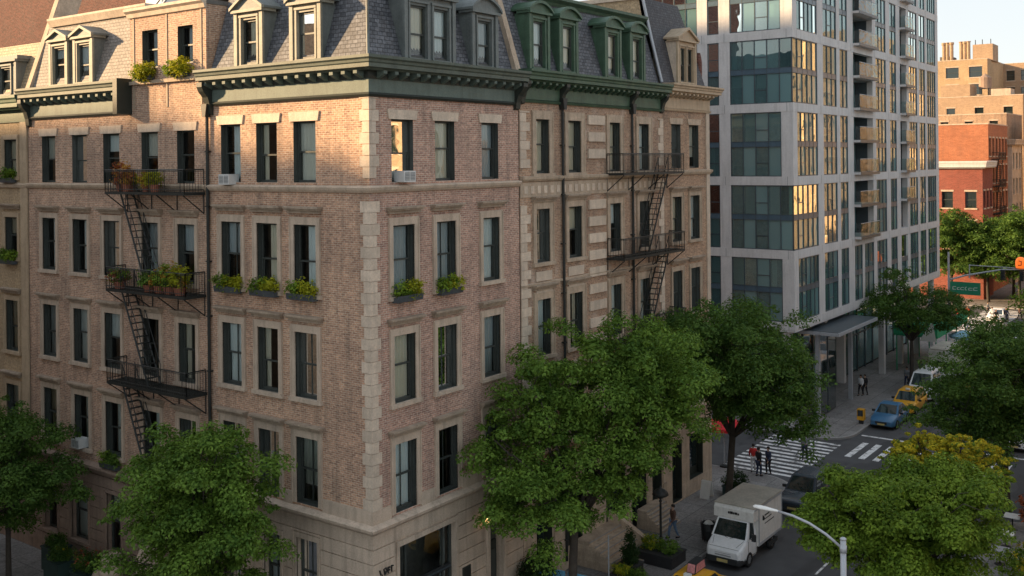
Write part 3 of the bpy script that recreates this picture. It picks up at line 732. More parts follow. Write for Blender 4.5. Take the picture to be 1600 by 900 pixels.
    d.box(Rr, 7.32, 7.62, -0.26, -0.235, 0.4, 2.7, 'sash'); d.box(Rr, 7.7, 8.0, -0.26, -0.235, 0.4, 2.7, 'sash'); d.box(Rr, 7.2, 8.1, -0.34, -0.28, 3.14, 4.35, 'sash')
    dd = d.build('door', b)
    MB().tube([Rr(7.66, -0.2, 1.1), Rr(7.66, -0.2, 1.4)], 0.02, 6, 'rim').build('handle', dd)
    m = MB(); m.box(Rr, 6.97, 7.15, 0.001, 0.16, 0, 4.4, 'stone'); m.box(Rr, 8.15, 8.33, 0.001, 0.16, 0, 4.4, 'stone'); m.box(Rr, 6.9, 8.4, 0.001, 0.26, 4.402, 4.66, 'stone'); m.build('door_surround', dd)
    # small black letters by the corner
    t = MB()
    def stroke(pts): t.tube([Rr(p[0], 0.075, p[1]) for p in pts], 0.035, 4, 'letter')
    stroke([(0.33, 4.12), (0.27, 4.3)]); stroke([(0.33, 4.12), (0.42, 4.08)])
    stroke([(0.55, 4.06), (0.5, 4.28), (0.62, 4.3), (0.66, 4.18), (0.58, 4.06)]); stroke([(0.55, 4.16), (0.66, 4.14)])
    stroke([(0.74, 4.06), (0.73, 4.3)]); stroke([(0.73, 4.28), (0.86, 4.26)]); stroke([(0.74, 4.17), (0.84, 4.17)])
    stroke([(0.94, 4.06), (0.93, 4.3), (1.03, 4.26)])
    t.build('lettering', b)
    m = MB(); m.box(Rr, 5.3, 5.85, 0.056, 0.09, 2.2, 2.75, 'corn_dark'); m.box(Rr, 5.36, 5.79, 0.09, 0.1, 2.26, 2.69, 'iron'); m.build('wall_plaque', b)
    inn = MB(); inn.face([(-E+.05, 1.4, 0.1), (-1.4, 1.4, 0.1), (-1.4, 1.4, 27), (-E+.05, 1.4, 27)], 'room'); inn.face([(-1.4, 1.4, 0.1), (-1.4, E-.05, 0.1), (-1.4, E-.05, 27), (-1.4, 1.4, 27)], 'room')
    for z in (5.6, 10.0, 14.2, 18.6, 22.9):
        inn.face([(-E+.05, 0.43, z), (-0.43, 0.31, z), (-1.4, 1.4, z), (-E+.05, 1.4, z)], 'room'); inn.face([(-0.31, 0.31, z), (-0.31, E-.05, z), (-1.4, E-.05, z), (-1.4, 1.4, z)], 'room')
    inn.face([(-.43, .43, .1), (-1.4, 1.4, .1), (-1.4, 1.4, 27), (-.43, .43, 27)], 'room'); inn.build('inner_wall', b, recalc=False)  # diagonal sheet added to stop sun crossing between the corner windows
    downpipe(b, L, -9.66, 0.3, 22.6)
    lt = MB(); lt.box(Rr, 6.86, 6.9, 0.06, 0.2, 4.5, 4.54, 'iron'); lt.lathe((0.22, 6.88, 4.2), [(0.05, 0.4), (0.13, 0.34), (0.13, 0.31)], 8, 'iron'); lt.lathe((0.22, 6.88, 4.2), [(0.07, 0.0), (0.1, 0.02), (0.1, 0.05)], 8, 'iron')
    lo = lt.build('wall_lantern', b)
    MB().lathe((0.22, 6.88, 4.2), [(0.085, 0.05), (0.12, 0.17), (0.115, 0.3)], 10, 'lamp_glow').build('glowing_shade', lo)
    return b

# ---------------- brick house with the fire escape (left row)
def bay_house():
    x0, x1 = -24.72, -9.82
    b = thing('brick_house', (-17.2, 5, 0), 'brown brick row house with fire escape and pale slate roof, left of the corner building', 'building')
    F = FY(0)
    cs = [(-22.75, 1.27), (-19.9, 1.3), (-17.15, 1.35), (-14.05, 1.28), (-11.35, 1.25)]
    rows = [(19.12, 21.5), (14.65, 17.3), (10.2, 12.85), (5.98, 8.56)]
    up = [(-13.95, 1.2, 24.45, 26.22), (-11.3, 1.1, 24.5, 26.2)]
    holes = [(c-w/2, c+w/2, a, d) for c, w in cs for a, d in rows]+[(c-w/2, c+w/2, a, d) for c, w, a, d in up]
    g = [(-23.4, -22.2, 1.3, 4.1), (-20.9, -19.4, 1.3, 4.1), (-17.8, -16.6, 1.3, 4.1), (-14.6, -13.3, 0, 3.2), (-11.8, -10.6, 1.3, 4.1)]
    mb = MB()
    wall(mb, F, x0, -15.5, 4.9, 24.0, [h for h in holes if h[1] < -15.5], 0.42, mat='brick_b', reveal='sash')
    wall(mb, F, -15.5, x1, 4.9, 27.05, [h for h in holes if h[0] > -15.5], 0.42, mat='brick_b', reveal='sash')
    wall(mb, F, x0, x1, 0, 4.9, g, 0.42, mat='brownstone')
    shell(mb, x0, x1, 0, 10, 24, 'brick_b', 'Y'); mb.face([(x1, 0, 24), (x1, 3.5, 24), (x1, 3.5, 27.05), (x1, 0, 27.05)], 'brick_b'); mb.face([(-15.5, 0, 24), (-15.5, 3.5, 24), (-15.5, 3.5, 27.05), (-15.5, 0, 27.05)], 'brick_b')
    mb.build('wall', b, recalc=False)
    ru = MB(); rust(ru, F, x0, x1, 0.5, 4.85, [(h[0]-.15, h[1]+.15, h[2]-.15, h[3]+.2) for h in g], mat='brownstone'); ru.build('rusticated_base', b)
    st = [lambda n, z: (x0, -n, z), lambda n, z: (x1, -n, z)]
    MB().sweep([(0, 4.85), (0.2, 4.95), (0.34, 5.2), (0.34, 5.32), (0.1, 5.42), (0, 5.42)], st, 'brownstone').build('ledge', b)
    MB().sweep([(0, 18.8), (0.08, 18.82), (0.16, 18.92), (0.2, 19.02), (0.17, 19.06), (0, 19.1)], st, 'stone_d').build('string_course', b)
    c = MB(); sc = [lambda n, z: (x0, -n, z), lambda n, z: (-15.75, -n, z)]
    c.sweep([(0, 22.38), (0.1, 22.38), (0.16, 22.46), (0.1, 22.54), (0, 22.54)], sc, 'corn_dark'); c.sweep([(0, 22.54), (0.07, 22.54), (0.07, 23.1), (0, 23.1)], sc, 'frieze_a')
    c.sweep([(0, 23.1), (0.12, 23.1), (0.14, 23.2), (0.12, 23.42), (0, 23.42)], sc, 'corn_dark'); c.sweep(cornice_profile(23.4, 23.98, 0.75), sc, 'corn_a')
    modillions(c, F, x0+0.2, -15.9, 23.22, 23.4, 0.1, 0.5, 0.62, 0.2, 'frieze_a')
    c.box(F, -15.74, -15.4, 0, 0.8, 22.36, 24.03, 'corn_dark'); c.build('cornice', b)
    bracket('bracket', b, F, x0+0.2, 0.34, 22.0, 23.42, 0.6, 'corn_dark')
    t = MB(); t.sweep([(0, 26.85), (0.1, 26.87), (0.16, 27.05), (0.3, 27.15), (0.3, 27.28), (0, 27.3)], [lambda n, z: (-15.6, -n, z), lambda n, z: (x1+.04, -n, z)], 'stone_q')
    t.box(F, -15.6, x1+.04, -3.5, 0, 27.05, 27.25, 'roofing'); t.build('bay_cornice', b)
    t = MB()
    for x in (-15.2, -12.65, -10.15): t.box(F, x-0.05, x+0.05, 0.001, 0.035, 22.6, 26.84, 'stone_d')
    t.box(F, -15.4, -9.9, 0.001, 0.16, 23.72, 23.88, 'stone_d'); t.build('bay_trim', b)
    r = MB(); r.sweep([(-0.15, 24.0), (-0.5, 25.2), (-0.85, 26.4), (-1.12, 27.35)], [lambda n, z: (x0, -n, z), lambda n, z: (-15.5, -n, z)], 'slate_pale', closed=False)
    r.face([(x0, 1.12, 27.4), (x1, 1.12, 27.4), (x1, 10, 27.4), (x0, 10, 27.4)], 'roofing'); r.face([(x0, 10, 24), (x1, 10, 24), (x1, 10, 27.4), (x0, 10, 27.4)], 'brick_b')
    roof = r.build('mansard_roof', b, recalc=False)
    MB().sweep([(-1.4, 27.3), (-0.98, 27.3), (-0.9, 27.45), (-0.8, 27.62), (-0.8, 27.72), (-1.4, 27.74)], [lambda n, z: (x0+.5, -n, z), lambda n, z: (-15.5, -n, z)], 'stone_q').build('roof_cornice', roof)
    dormer(b, F, -21.85, 1.62, 24.0, 26.3, [(-21.85, 1.15)], ped='gable', pz=0.62); dormer(b, F, -19.6, 1.62, 24.0, 26.3, [(-19.6, 1.1)], ped='gable', pz=0.62)
    w = MB(); w.mesh([(x, y, z) for x in (x0-0.2, x0+0.2) for y, z in ((-0.05, 24.0), (1.9, 29.6), (3.2, 29.6), (1.2, 24.0))], [(0,1,2,3), (7,6,5,4), (0,4,5,1), (1,5,6,2), (2,6,7,3), (3,7,4,0)], 'stone_d')
    w.build('party_wall_coping', b)
    for c_, wd in cs:
        window(b, F, c_, wd, *rows[0], style='lintel', lint=(21.5, 21.88), stone='stone_q')
        window(b, F, c_, wd, *rows[1], style='hood', hoodz=17.72, surround=0.22); window(b, F, c_, wd, *rows[2], style='hood', hoodz=13.22, surround=0.22, muntin=rng.random() < .4)
        window(b, F, c_, wd, *rows[3], style='hood', hoodz=8.95, surround=0.22)
    for c_, wd, a, d in up: window(b, F, c_, wd, a, d, style='plain')
    for h in g:
        if h[2] > 0: window(b, F, (h[0]+h[1])/2, h[1]-h[0], h[2], h[3], style='surround', surround=0.15, stone='brownstone')
    d = MB(); d.box(F, -14.6, -13.3, -0.33, -0.25, 0.02, 3.15, 'corn_dark'); d.box(F, -14.45, -14.02, -.25, -.23, .4, 2.7, 'sash'); d.box(F, -13.88, -13.45, -.25, -.23, .4, 2.7, 'sash'); d.build('door', b)
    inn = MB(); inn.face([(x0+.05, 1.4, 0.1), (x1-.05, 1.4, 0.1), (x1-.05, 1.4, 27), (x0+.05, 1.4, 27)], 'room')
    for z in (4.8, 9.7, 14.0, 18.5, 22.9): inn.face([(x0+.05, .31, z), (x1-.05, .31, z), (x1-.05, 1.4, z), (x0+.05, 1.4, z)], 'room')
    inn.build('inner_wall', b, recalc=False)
    fire_escape(b, F, -15.9, -9.95, [18.75, 14.25, 9.95], 1.15, [(-15.1, 18.7, -13.1, 14.3, 0.2, 0.85), (-15.1, 14.2, -13.1, 10.0, 0.2, 0.85), (-15.1, 9.9, -13.4, 6.2, 0.2, 0.85)], 1)
    sr = MB(); sr.box(ident, -17.2, -15.9, 2.0, 3.6, 27.4, 29.2, 'sign_white'); sr.tube([(-16.2, 1.7, 27.6), (-14.2, 1.9, 29.2)], 0.06, 5, 'galv'); sr.tube([(-15.6, 1.7, 27.6), (-13.6, 1.9, 29.2)], 0.06, 5, 'galv'); sr.build('roof_hatch', b)
    return b

def cream_house():
    x0, x1 = -40.0, -24.76
    b = thing('brick_house', (-32, 5, 0), 'cream brick row house with green cornice and sunlit tan slate roof at the left edge', 'building')
    F = FY(0); cs = [(-26.5, 1.3), (-29.6, 1.3), (-32.7, 1.3)]; rows = [(19.4, 21.4), (15.1, 17.25), (10.1, 12.8), (5.9, 8.3)]
    holes = [(c-w/2, c+w/2, a, d) for c, w in cs for a, d in rows]
    mb = MB(); wall(mb, F, x0, x1, 4.9, 23.7, holes, 0.42, mat='brick_c', reveal='sash'); wall(mb, F, x0, x1, 0, 4.9, [(-27.2, -26, 1.3, 4)], 0.3, mat='brownstone')
    shell(mb, x0, x1, 0, 10, 23.7, 'brick_c', 'xY'); mb.build('wall', b, recalc=False)
    m = MB(); m.box(F, -25.42, x1, 0.001, 0.09, 5.4, 22.3, 'corn_e'); m.build('pilaster', b)
    st = [lambda n, z: (x0, -n, z), lambda n, z: (x1, -n, z)]
    MB().sweep([(0, 18.8), (0.12, 18.84), (0.18, 19.0), (0, 19.1)], st, 'stone_d').build('string_course', b); MB().sweep([(0, 4.85), (0.3, 5.0), (0.34, 5.3), (0, 5.42)], st, 'brownstone').build('ledge', b)
    c = MB(); c.sweep([(0, 22.3), (0.08, 22.3), (0.08, 22.95), (0, 22.95)], st, 'corn_d'); c.sweep(cornice_profile(22.95, 23.72, 0.7), st, 'corn_d'); c.build('cornice', b)
    r = MB(); r.sweep([(-0.15, 23.7), (-0.55, 25.0), (-1.0, 26.6)], st, 'slate_tan', closed=False); r.face([(x0, 1, 26.6), (x1, 1, 26.6), (x1, 10, 26.6), (x0, 10, 26.6)], 'roofing'); r.face([(x0, 10, 23.7), (x1, 10, 23.7), (x1, 10, 26.6), (x0, 10, 26.6)], 'brick_c'); r.build('mansard_roof', b, recalc=False)
    dormer(b, F, -27.0, 2.0, 23.75, 25.6, [(-27.2, 1.2)], ped='flat', front='dormer_a', side='dormer_a')
    for c_, w in cs:
        window(b, F, c_, w, *rows[0], style='surround', stone='corn_e', surround=0.2)
        for rr, hz in ((rows[1], 17.75), (rows[2], 13.25), (rows[3], 8.8)): window(b, F, c_, w, *rr, style='hood', hoodz=hz, stone='corn_e', surround=0.2)
    window(b, F, -26.6, 1.2, 1.3, 4, style='plain')
    inn = MB(); inn.face([(x0+.05, 1.4, 0.1), (x1-.05, 1.4, 0.1), (x1-.05, 1.4, 26), (x0+.05, 1.4, 26)], 'room'); inn.build('inner_wall', b, recalc=False)

def rear_buildings():
    b = thing('brick_building', (-34, 18, 0), 'tall dark red brick building rising behind the tan slate roof at the top left', 'building')
    mb = MB(); F = FY(11.5)
    H = [(-25.2, -22.4, 30.3, 33.6), (-29, -26.5, 36, 38.5)]
    wall(mb, F, -52, -18.5, 0, 41, H, 0.25, mat='brick_red'); shell(mb, -52, -18.5, 11.5, 25, 41, 'brick_red', 'xXY'); mb.face([(-52, 11.5, 41), (-18.5, 11.5, 41), (-18.5, 25, 41), (-52, 25, 41)], 'roofing')
    mb.build('wall', b, recalc=False)
    for h in H: window(b, F, (h[0]+h[1])/2, h[1]-h[0], h[2], h[3], dress='b')

# ---------------- pale double house with the green cornice
def green_house():
    y0, y1 = 9.8, 23.82
    b = thing('row_house', (-5, 16.8, 0), 'pale double row house with bright green cornice, green dormers and a fire escape', 'building')
    F = FX(0)
    cs = [(11.67, 1.12), (14.48, 1.2), (18.4, 1.1), (21.55, 1.15)]; rows = [(19.38, 21.95), (15.17, 17.7), (10.75, 13.42), (6.3, 8.9)]
    holes = [(c-w/2, c+w/2, a, d) for c, w in cs for a, d in rows]
    g = [(10.9, 12.2, 0.2, 3.9), (13.5, 14.9, 1.1, 4.0), (17.2, 19.2, 0.1, 3.7), (19.9, 21.5, 0.1, 3.7), (22.2, 23.3, 0.9, 3.7)]
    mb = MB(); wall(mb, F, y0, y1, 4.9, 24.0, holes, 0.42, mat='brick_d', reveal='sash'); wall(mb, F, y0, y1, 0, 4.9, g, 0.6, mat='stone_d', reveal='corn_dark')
    shell(mb, -10, 0, y0, y1, 24, 'brick_d', 'x'); mb.build('wall', b, recalc=False)
    ru = MB(); rust(ru, F, y0, y1, 0.5, 4.85, [(h[0]-.12, h[1]+.12, h[2]-.12, h[3]+.15) for h in g], mat='stone_d'); ru.build('rusticated_base', b)
    for h in g:
        d = MB(); d.box(F, h[0], h[1], -0.58, -0.5, h[2], h[3], 'corn_dark'); m_ = (h[0]+h[1])/2
        d.box(F, h[0]+.12, m_-.08, -.5, -.47, h[2]+.5, h[3]-.4, 'car_glass'); d.box(F, m_+.08, h[1]-.12, -.5, -.47, h[2]+.5, h[3]-.4, 'car_glass'); d.build('door', b)
    st = [lambda n, z: (n, y0, z), lambda n, z: (n, y1, z)]
    MB().sweep([(0, 4.85), (0.2, 4.95), (0.42, 5.15), (0.42, 5.3), (0.1, 5.4), (0, 5.4)], st, 'stone_d').build('ledge', b)
    s = MB(); s.sweep([(0, 19.0), (0.1, 19.02), (0.18, 19.12), (0.2, 19.24), (0, 19.28)], st, 'stone_d'); s.sweep([(0, 18.28), (0.05, 18.28), (0.05, 18.98), (0, 18.98)], st, 'stone_d')
    for i in range(26): 
        x = y0+0.4+i*0.54; s.box(F, x-0.13, x+0.13, 0.05, 0.085, 18.45, 18.8, 'stone_q')
    s.sweep([(0, 14.1), (0.08, 14.12), (0.1, 14.22), (0, 14.25)], st, 'stone_d'); s.build('string_course', b)
    ql = {}; z = 5.45; i = 0
    while z < 22.3:
        zt = min(z+0.42, 22.3); w = 0.78 if i % 2 else 0.5
        if not (z < 19.3 and zt > 18.25): ql.setdefault((0, z > 19), MB()).box(F, y0+0.02, y0+w, 0.001, 0.06, z+.004, zt-.004, 'stone_q')
        if not (z < 19.3 and zt > 18.25): ql.setdefault((1, z > 19), MB()).box(F, y1-w*0.8, y1-0.02, 0.001, 0.06, z+.004, zt-.004, 'stone_q')
        if not (z < 19.3 and zt > 18.25) and i % 2 == 0: ql.setdefault((2, z > 19), MB()).box(F, 15.72, 17.35, 0.001, 0.09, z+.004, zt+0.06, 'stone_q')
        z += 0.43; i += 1
    for q in ql.values(): q.build('stone_blocks', b)
    for c_, w in cs[:2]:
        for a, d in ((13.75, 14.05), (14.3, 14.75), (9.6, 10.1)): MB().box(F, c_-w/2-.1, c_+w/2+.1, 0.001, 0.07, a, d, 'stone_q').build('stone_panel', b)
    c = MB(); c.sweep([(0, 22.7), (0.1, 22.7), (0.15, 22.8), (0, 22.85)], st, 'corn_d'); c.sweep([(0, 22.85), (0.07, 22.85), (0.07, 23.45), (0, 23.45)], st, 'corn_d'); c.sweep([(0, 23.45), (0.13, 23.45), (0.13, 23.68), (0, 23.68)], st, 'corn_dark')
    c.sweep(cornice_profile(23.66, 24.22, 0.75), st, 'corn_d'); modillions(c, F, y0+.1, y1-.1, 23.5, 23.66, 0.1, 0.48, 0.52, 0.2, 'corn_d'); c.build('cornice', b)
    for x in (y0+.2, y1-.2, 13.28, 20.12): bracket('bracket', b, F, x, 0.3, 22.6, 23.68, 0.5, 'corn_dark')
    r = MB(); r.sweep([(-0.15, 24.15), (-0.5, 25.3), (-0.9, 26.7), (-1.2, 27.9)], st, 'slate', closed=False); r.face([(-1.2, y0, 27.95), (-1.2, y1, 27.95), (-10, y1, 27.95), (-10, y0, 27.95)], 'roofing'); r.face([(-10, y0, 24), (-10, y1, 24), (-10, y1, 27.95), (-10, y0, 27.95)], 'brick_d')
    roof = r.build('mansard_roof', b, recalc=False)
    MB().sweep([(-1.5, 27.75), (-1.12, 27.75), (-1.05, 27.9), (-0.85, 28.05), (-0.85, 28.2), (-1.5, 28.22)], st, 'corn_d').build('roof_cornice', roof)
    for k, (c_, w) in enumerate(((11.62, .98), (14.15, 1.0), (18.45, 1.0), (21.08, .98))): dormer(b, F, c_, 1.6, 24.2, 26.95, [(c_, w)], front='dormer_d', side='dormer_d', roofm='dormer_d', ped='arch', pz=0.62, wz=(24.4, 26.6), dress='b')
    for c_, w in cs:
        window(b, F, c_, w, *rows[0], style='surround', stone='stone_d', surround=0.32, dress=rng.choice('bl'))
        window(b, F, c_, w, *rows[1], style='hood', hoodz=18.1, stone='stone_d', surround=0.3)
        window(b, F, c_, w, *rows[2], style='hood', hoodz=13.95, stone='stone_d', surround=0.3); window(b, F, c_, w, *rows[3], style='hood', hoodz=9.3, stone='stone_d', surround=0.3)
    downpipe(b, F, 13.28, 0.5, 23.0); downpipe(b, F, 20.12, 0.5, 23.0)
    fire_escape(b, F, 17.45, 24.3, [19.3, 14.9, 10.55], 1.1, [(22.9, 19.25, 20.6, 15.0, 0.2, 0.8), (22.9, 14.85, 20.6, 10.6, 0.2, 0.8), (22.9, 10.5, 21.0, 6.5, 0.2, 0.8)], 2)
    # stoops
    for (a, d, top, run, sides) in ((14.2, 17.25, 1.25, 2.7, 1), (20.3, 22.4, 1.0, 1.6, 0)):
        sp = MB(); k = 7
        for i in range(k): sp.box(F, a, d, 0.06, 0.5+(run-.5)*(1-i/k), top*i/k+0.0, top*(i+1)/k-0.002, 'stone_d')
        for i in range(k): sp.box(F, a, d, 0.5+(run-.5)*(1-i/k), 0.53+(run-.5)*(1-i/k), top*(i+1)/k-.05, top*(i+1)/k-0.004, 'kerb')
        so = sp.build('stoop', b)
        if sides:
            w = MB(); w.prism(lambda p, n, z: (p, d+0.01+n, z), [(0.06, 0.0), (run+0.35, 0), (run+0.35, 0.45), (run-0.1, 0.6), (0.3, top+0.55), (0.06, top+0.55)], 0, 0.3, 'stone_d'); w.build('cheek_wall', so)
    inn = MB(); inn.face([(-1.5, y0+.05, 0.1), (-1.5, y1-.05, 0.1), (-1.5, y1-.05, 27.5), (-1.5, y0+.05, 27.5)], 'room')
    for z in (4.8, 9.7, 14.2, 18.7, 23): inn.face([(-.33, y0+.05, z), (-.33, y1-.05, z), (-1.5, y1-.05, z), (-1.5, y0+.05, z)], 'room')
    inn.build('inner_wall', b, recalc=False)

def end_house():
    y0, y1 = 23.85, 29.85
    b = thing('row_house', (-5, 26.8, 0), 'narrow end row house with tan cornice and steep dark slate roof', 'building')
    F = FX(0); cs = [(25.45, 1.2), (27.8, 1.25)]; rows = [(19.46, 22.03), (15.19, 17.8), (10.8, 13.47), (6.4, 9.0)]
    holes = [(c-w/2, c+w/2, a, d) for c, w in cs for a, d in rows]; g = [(24.6, 25.8, 0.1, 3.6), (26.8, 28.6, 0.9, 3.6)]
    mb = MB(); wall(mb, F, y0, y1, 4.9, 24.2, holes, 0.42, mat='brick_e', reveal='sash'); wall(mb, F, y0, y1, 0, 4.9, g, 0.5, mat='stone_d', reveal='corn_dark'); shell(mb, -12, 0, y0, y1, 24.2, 'brick_e', 'xY')
    mb.face([(-12, y0, 24), (-0.5, y0, 24.2), (-1.5, y0, 29.4), (-12, y0, 29.4)], 'brick_c')
    mb.build('wall', b, recalc=False)
    for h in g:
        d = MB(); d.box(F, h[0], h[1], -0.48, -0.4, h[2], h[3], 'corn_dark'); d.box(F, h[0]+.12, h[1]-.12, -.4, -.37, h[2]+.5, h[3]-.4, 'car_glass'); d.build('door', b)
    st = [lambda n, z: (n, y0, z), lambda n, z: (n, y1+n, z), lambda n, z: (-12, y1+n, z)]
    MB().sweep([(0, 4.85), (0.42, 5.15), (0.42, 5.3), (0, 5.4)], st, 'stone_d').build('ledge', b)
    MB().sweep([(0, 19.05), (0.1, 19.07), (0.18, 19.2), (0.2, 19.32), (0, 19.36)], st, 'stone_d').build('string_course', b)
    MB().box(F, 29.4, y1, 0.001, 0.06, 5.4, 23, 'stone_q').build('pilaster', b)
    c = MB(); c.sweep([(0, 22.8), (0.1, 22.8), (0.14, 22.92), (0, 22.95)], st, 'corn_e'); c.sweep([(0, 22.95), (0.07, 22.95), (0.07, 23.6), (0, 23.6)], st, 'corn_e'); c.sweep(cornice_profile(23.82, 24.36, 0.75), st, 'corn_e'); c.sweep([(0, 23.6), (0.12, 23.6), (0.12, 23.84), (0, 23.84)], st, 'brownstone')
    modillions(c, F, y0+.1, y1, 23.66, 23.83, 0.1, 0.5, 0.5, 0.22, 'corn_e'); c.build('cornice', b)
    r = MB(); r.sweep([(-0.1, 24.3), (-0.75, 27), (-1.35, 29.4)], [lambda n, z: (n, y0, z), lambda n, z: (n, y1+n, z), lambda n, z: (-12, y1+n, z)], 'slate_dark', closed=False); r.face([(-1.35, y0, 29.4), (-1.35, y1-1.35, 29.4), (-12, y1-1.35, 29.4), (-12, y0, 29.4)], 'roofing'); r.face([(-12, y0, 24), (-12, y1, 24), (-12, y1, 29.4), (-12, y0, 29.4)], 'brick_e')
    roof = r.build('mansard_roof', b, recalc=False)
    m = MB(); m.sweep([(-12, 29.3), (-1.2, 29.3), (-1.2, 29.55), (-12, 29.55)], [lambda n, z: (n, y0-.12, z), lambda n, z: (n, y0+.25, z)], 'stone_q'); m.tube([(-0.05, y0+.02, 24.4), (-0.7, y0+.02, 27.0), (-1.25, y0+0.02, 29.4)], 0.09, 6, 'galv'); m.build('party_wall_coping', b)
    dormer(b, F, 26.85, 2.35, 24.36, 26.95, [(26.4, .78), (27.35, .8)], front='corn_e', side='stone_q', roofm='corn_e', ped='gable', pz=0.85, wz=(24.55, 26.55), nf=0.0)
    MB().lathe((-0.5, 29.6, 24.3), [(0.2, 0), (0.2, 1.7), (0.16, 2.0), (0.1, 2.25)], 10, 'brick_red').build('chimney_pot', b)
    for c_, w in cs:
        window(b, F, c_, w, *rows[0], style='lintel', lint=(22.03, 22.38), stone='stone_d')
        for rr, hz in ((rows[1], 18.15), (rows[2], 13.95), (rows[3], 9.4)): window(b, F, c_, w, *rr, style='hood', hoodz=hz, stone='stone_d', surround=0.22)
    inn = MB(); inn.face([(-1.6, y0+.05, 0.1), (-1.6, y1-.05, 0.1), (-1.6, y1-.05, 28), (-1.6, y0+.05, 28)], 'room'); inn.build('inner_wall', b, recalc=False)

# ---------------- glass tower
def glass_tower():
    Y0, Y1, TOP = 44.05, 86.0, 45.6
    b = thing('glass_tower', (-9, 65, 0), 'modern glass apartment tower with a pale concrete grid and stacked glass balconies', 'building')
    Fr, Fl = FX(0), FY(Y0)
    bands = [(7.36, 7.9)] + [(12.55+5.43*i, 13.2+5.43*i) for i in range(6)]
    rows = [(bands[i][1], bands[i+1][0]) for i in range(6)]
    D = 0.07
    bays = [(44.93, 49.26), (50.56, 53.71), (54.49, 56.42), (64.14, 67.23), (68.44, 70.5), (74.86, 77.75), (78.59, 80.78), (81.53, 84.95)]
    lbays = [(-17.0, -12.2), (-11.2, -6.95), (-6.65, -5.75), (-4.91, -2.2+1.33)]
    lb = [(-16.9, -12.6), (-11.6, -7.6), (-6.75, -5.8), (-4.91, -0.9)]
    corner_glass = (1, 3, 5)
    fr = MB()
    def cell_fill(F, cols, a, z0, z1):
        for p, q in cols: fr.box(F, p, q, -0.5, 0.0, z0, z1, 'concrete')
    for z0, z1 in bands:
        fr.box(Fr, Y0-.02, Y1, -0.5, 0.02, z0, z1, 'concrete'); fr.box(Fl, -17.5, -0.5, -0.5, 0.02, z0, z1, 'concrete')
    for i, (z0, z1) in enumerate(rows):
        bs = list(bays)+[(57.9, 63.2), (71.78, 74.0)]
        bs.sort()
        if i in corner_glass: bs[0] = (Y0-1, 49.26)
        edges = [Y0]+[x for p in bs for x in p]+[Y1]
        cell_fill(Fr, [(p, q) for p, q in zip(edges[::2], edges[1::2]) if q-p > 0.05], 0, z0, z1)
        ls = list(lb)
        if i in corner_glass: ls[3] = (-4.91, 1.0)
        e2 = [-17.5]+[x for p in ls for x in p]+[-0.5]
        cell_fill(Fl, [(p, q) for p, q in zip(e2[::2], e2[1::2]) if q-p > 0.05], 0, z0, z1)
    fr.build('concrete_frame', b)
    # joint lines in the cladding
    jn = MB()
    for z0, z1 in bands:
        for y in [44.9, 49.9, 54.1, 57.2, 63.7, 67.8, 71.2, 74.4, 78.2, 81.2]: jn.box(Fr, y-0.012, y+0.012, 0.021, 0.024, z0, z1, 'mullion')
        for x in (-5.35, -0.45, -12.1, -7.2): jn.box(Fl, x-0.012, x+0.012, 0.021, 0.024, z0, z1, 'mullion')
    jn.build('cladding_joints', b)
    def bay(F, p, q, z0, z1, k, thin=False, shade=True, ops=()):
        n0, n1 = -D-0.06, -D+0.04; mb = MB(); zm = z0+(z1-z0)*0.5
        mb.box(F, p, p+0.06, n0, n1, z0, z1, 'mullion'); mb.box(F, q-0.06, q, n0, n1, z0, z1, 'mullion')
        mb.box(F, p, q, n0, n1, z0, z0+0.07, 'mullion'); mb.box(F, p, q, n0, n1, z1-0.07, z1, 'mullion')
        for i in range(1, k): x = p+(q-p)*i/k; mb.box(F, x-0.03, x+0.03, n0, n1, z0+.07, z1-.07, 'mullion')
        for i in ops:
            x0 = p+(q-p)*i/k; x1 = p+(q-p)*(i+1)/k
            for zz in (z0+(zm-z0)*0.42, zm+(z1-zm)*0.45): mb.box(F, x0+.03, x1-.03, n0, n1-.02, zz-.03, zz+.03, 'mullion')
        w = mb.build('window', b)
        g = MB()
        for i in range(k):
            for za, zb in ((z0, zm), (zm, z1)):
                x0 = p+(q-p)*i/k; x1 = p+(q-p)*(i+1)/k; g.face([F(x0, -D-0.02, za), F(x1, -D-0.02, za), F(x1, -D-0.02, zb), F(x0, -D-0.02, zb)], 'glass_m')
        g.build('pane', w)
        s = MB(); s.box(F, p, q, n0+.01, n1-.01, zm-0.17, zm+0.2, 'spandrel'); s.box(F, p, q, n0, n1+.02, zm-0.2, zm-0.17, 'mullion'); s.box(F, p, q, n0, n1+.02, zm+0.2, zm+0.23, 'mullion'); s.build('spandrel', w)
        c = MB()
        for i in range(k):
            for (za, zb) in ((z0+.07, zm-.2), (zm+.23, z1-.07)):
                r_ = rng.random(); x0 = p+(q-p)*i/k+.05; x1 = p+(q-p)*(i+1)/k-.05
                if r_ < 0.5: c.box(F, x0, x1, -D-.35, -D-.3, za if r_ < .3 else za+(zb-za)*rng.uniform(.3, .75), zb, 'curtain' if r_ < .3 else 'blind')
                elif r_ < 0.65: c.box(F, x0, x0+(x1-x0)*.4, -D-.35, -D-.3, za, zb, 'curtain')
        if c.f: c.build('curtain', w)
    for i, (z0, z1) in enumerate(rows):
        for j, (p, q) in enumerate(bays):
            if j == 0 and i in corner_glass: p = Y0+D-0.02
            bay(Fr, p, q, z0, z1, max(2, round((q-p)/0.95)), ops=(1,) if j in (0, 1, 3) else ())
        for j, (p, q) in enumerate(lb):
            if j == 3 and i in corner_glass: q = -D+0.02
            bay(Fl, p, q, z0, z1, {0: 4, 1: 4, 2: 1, 3: 5 if i in corner_glass else 4}[j], ops=(2,) if j == 3 else ((0,) if j == 2 else (1,)))
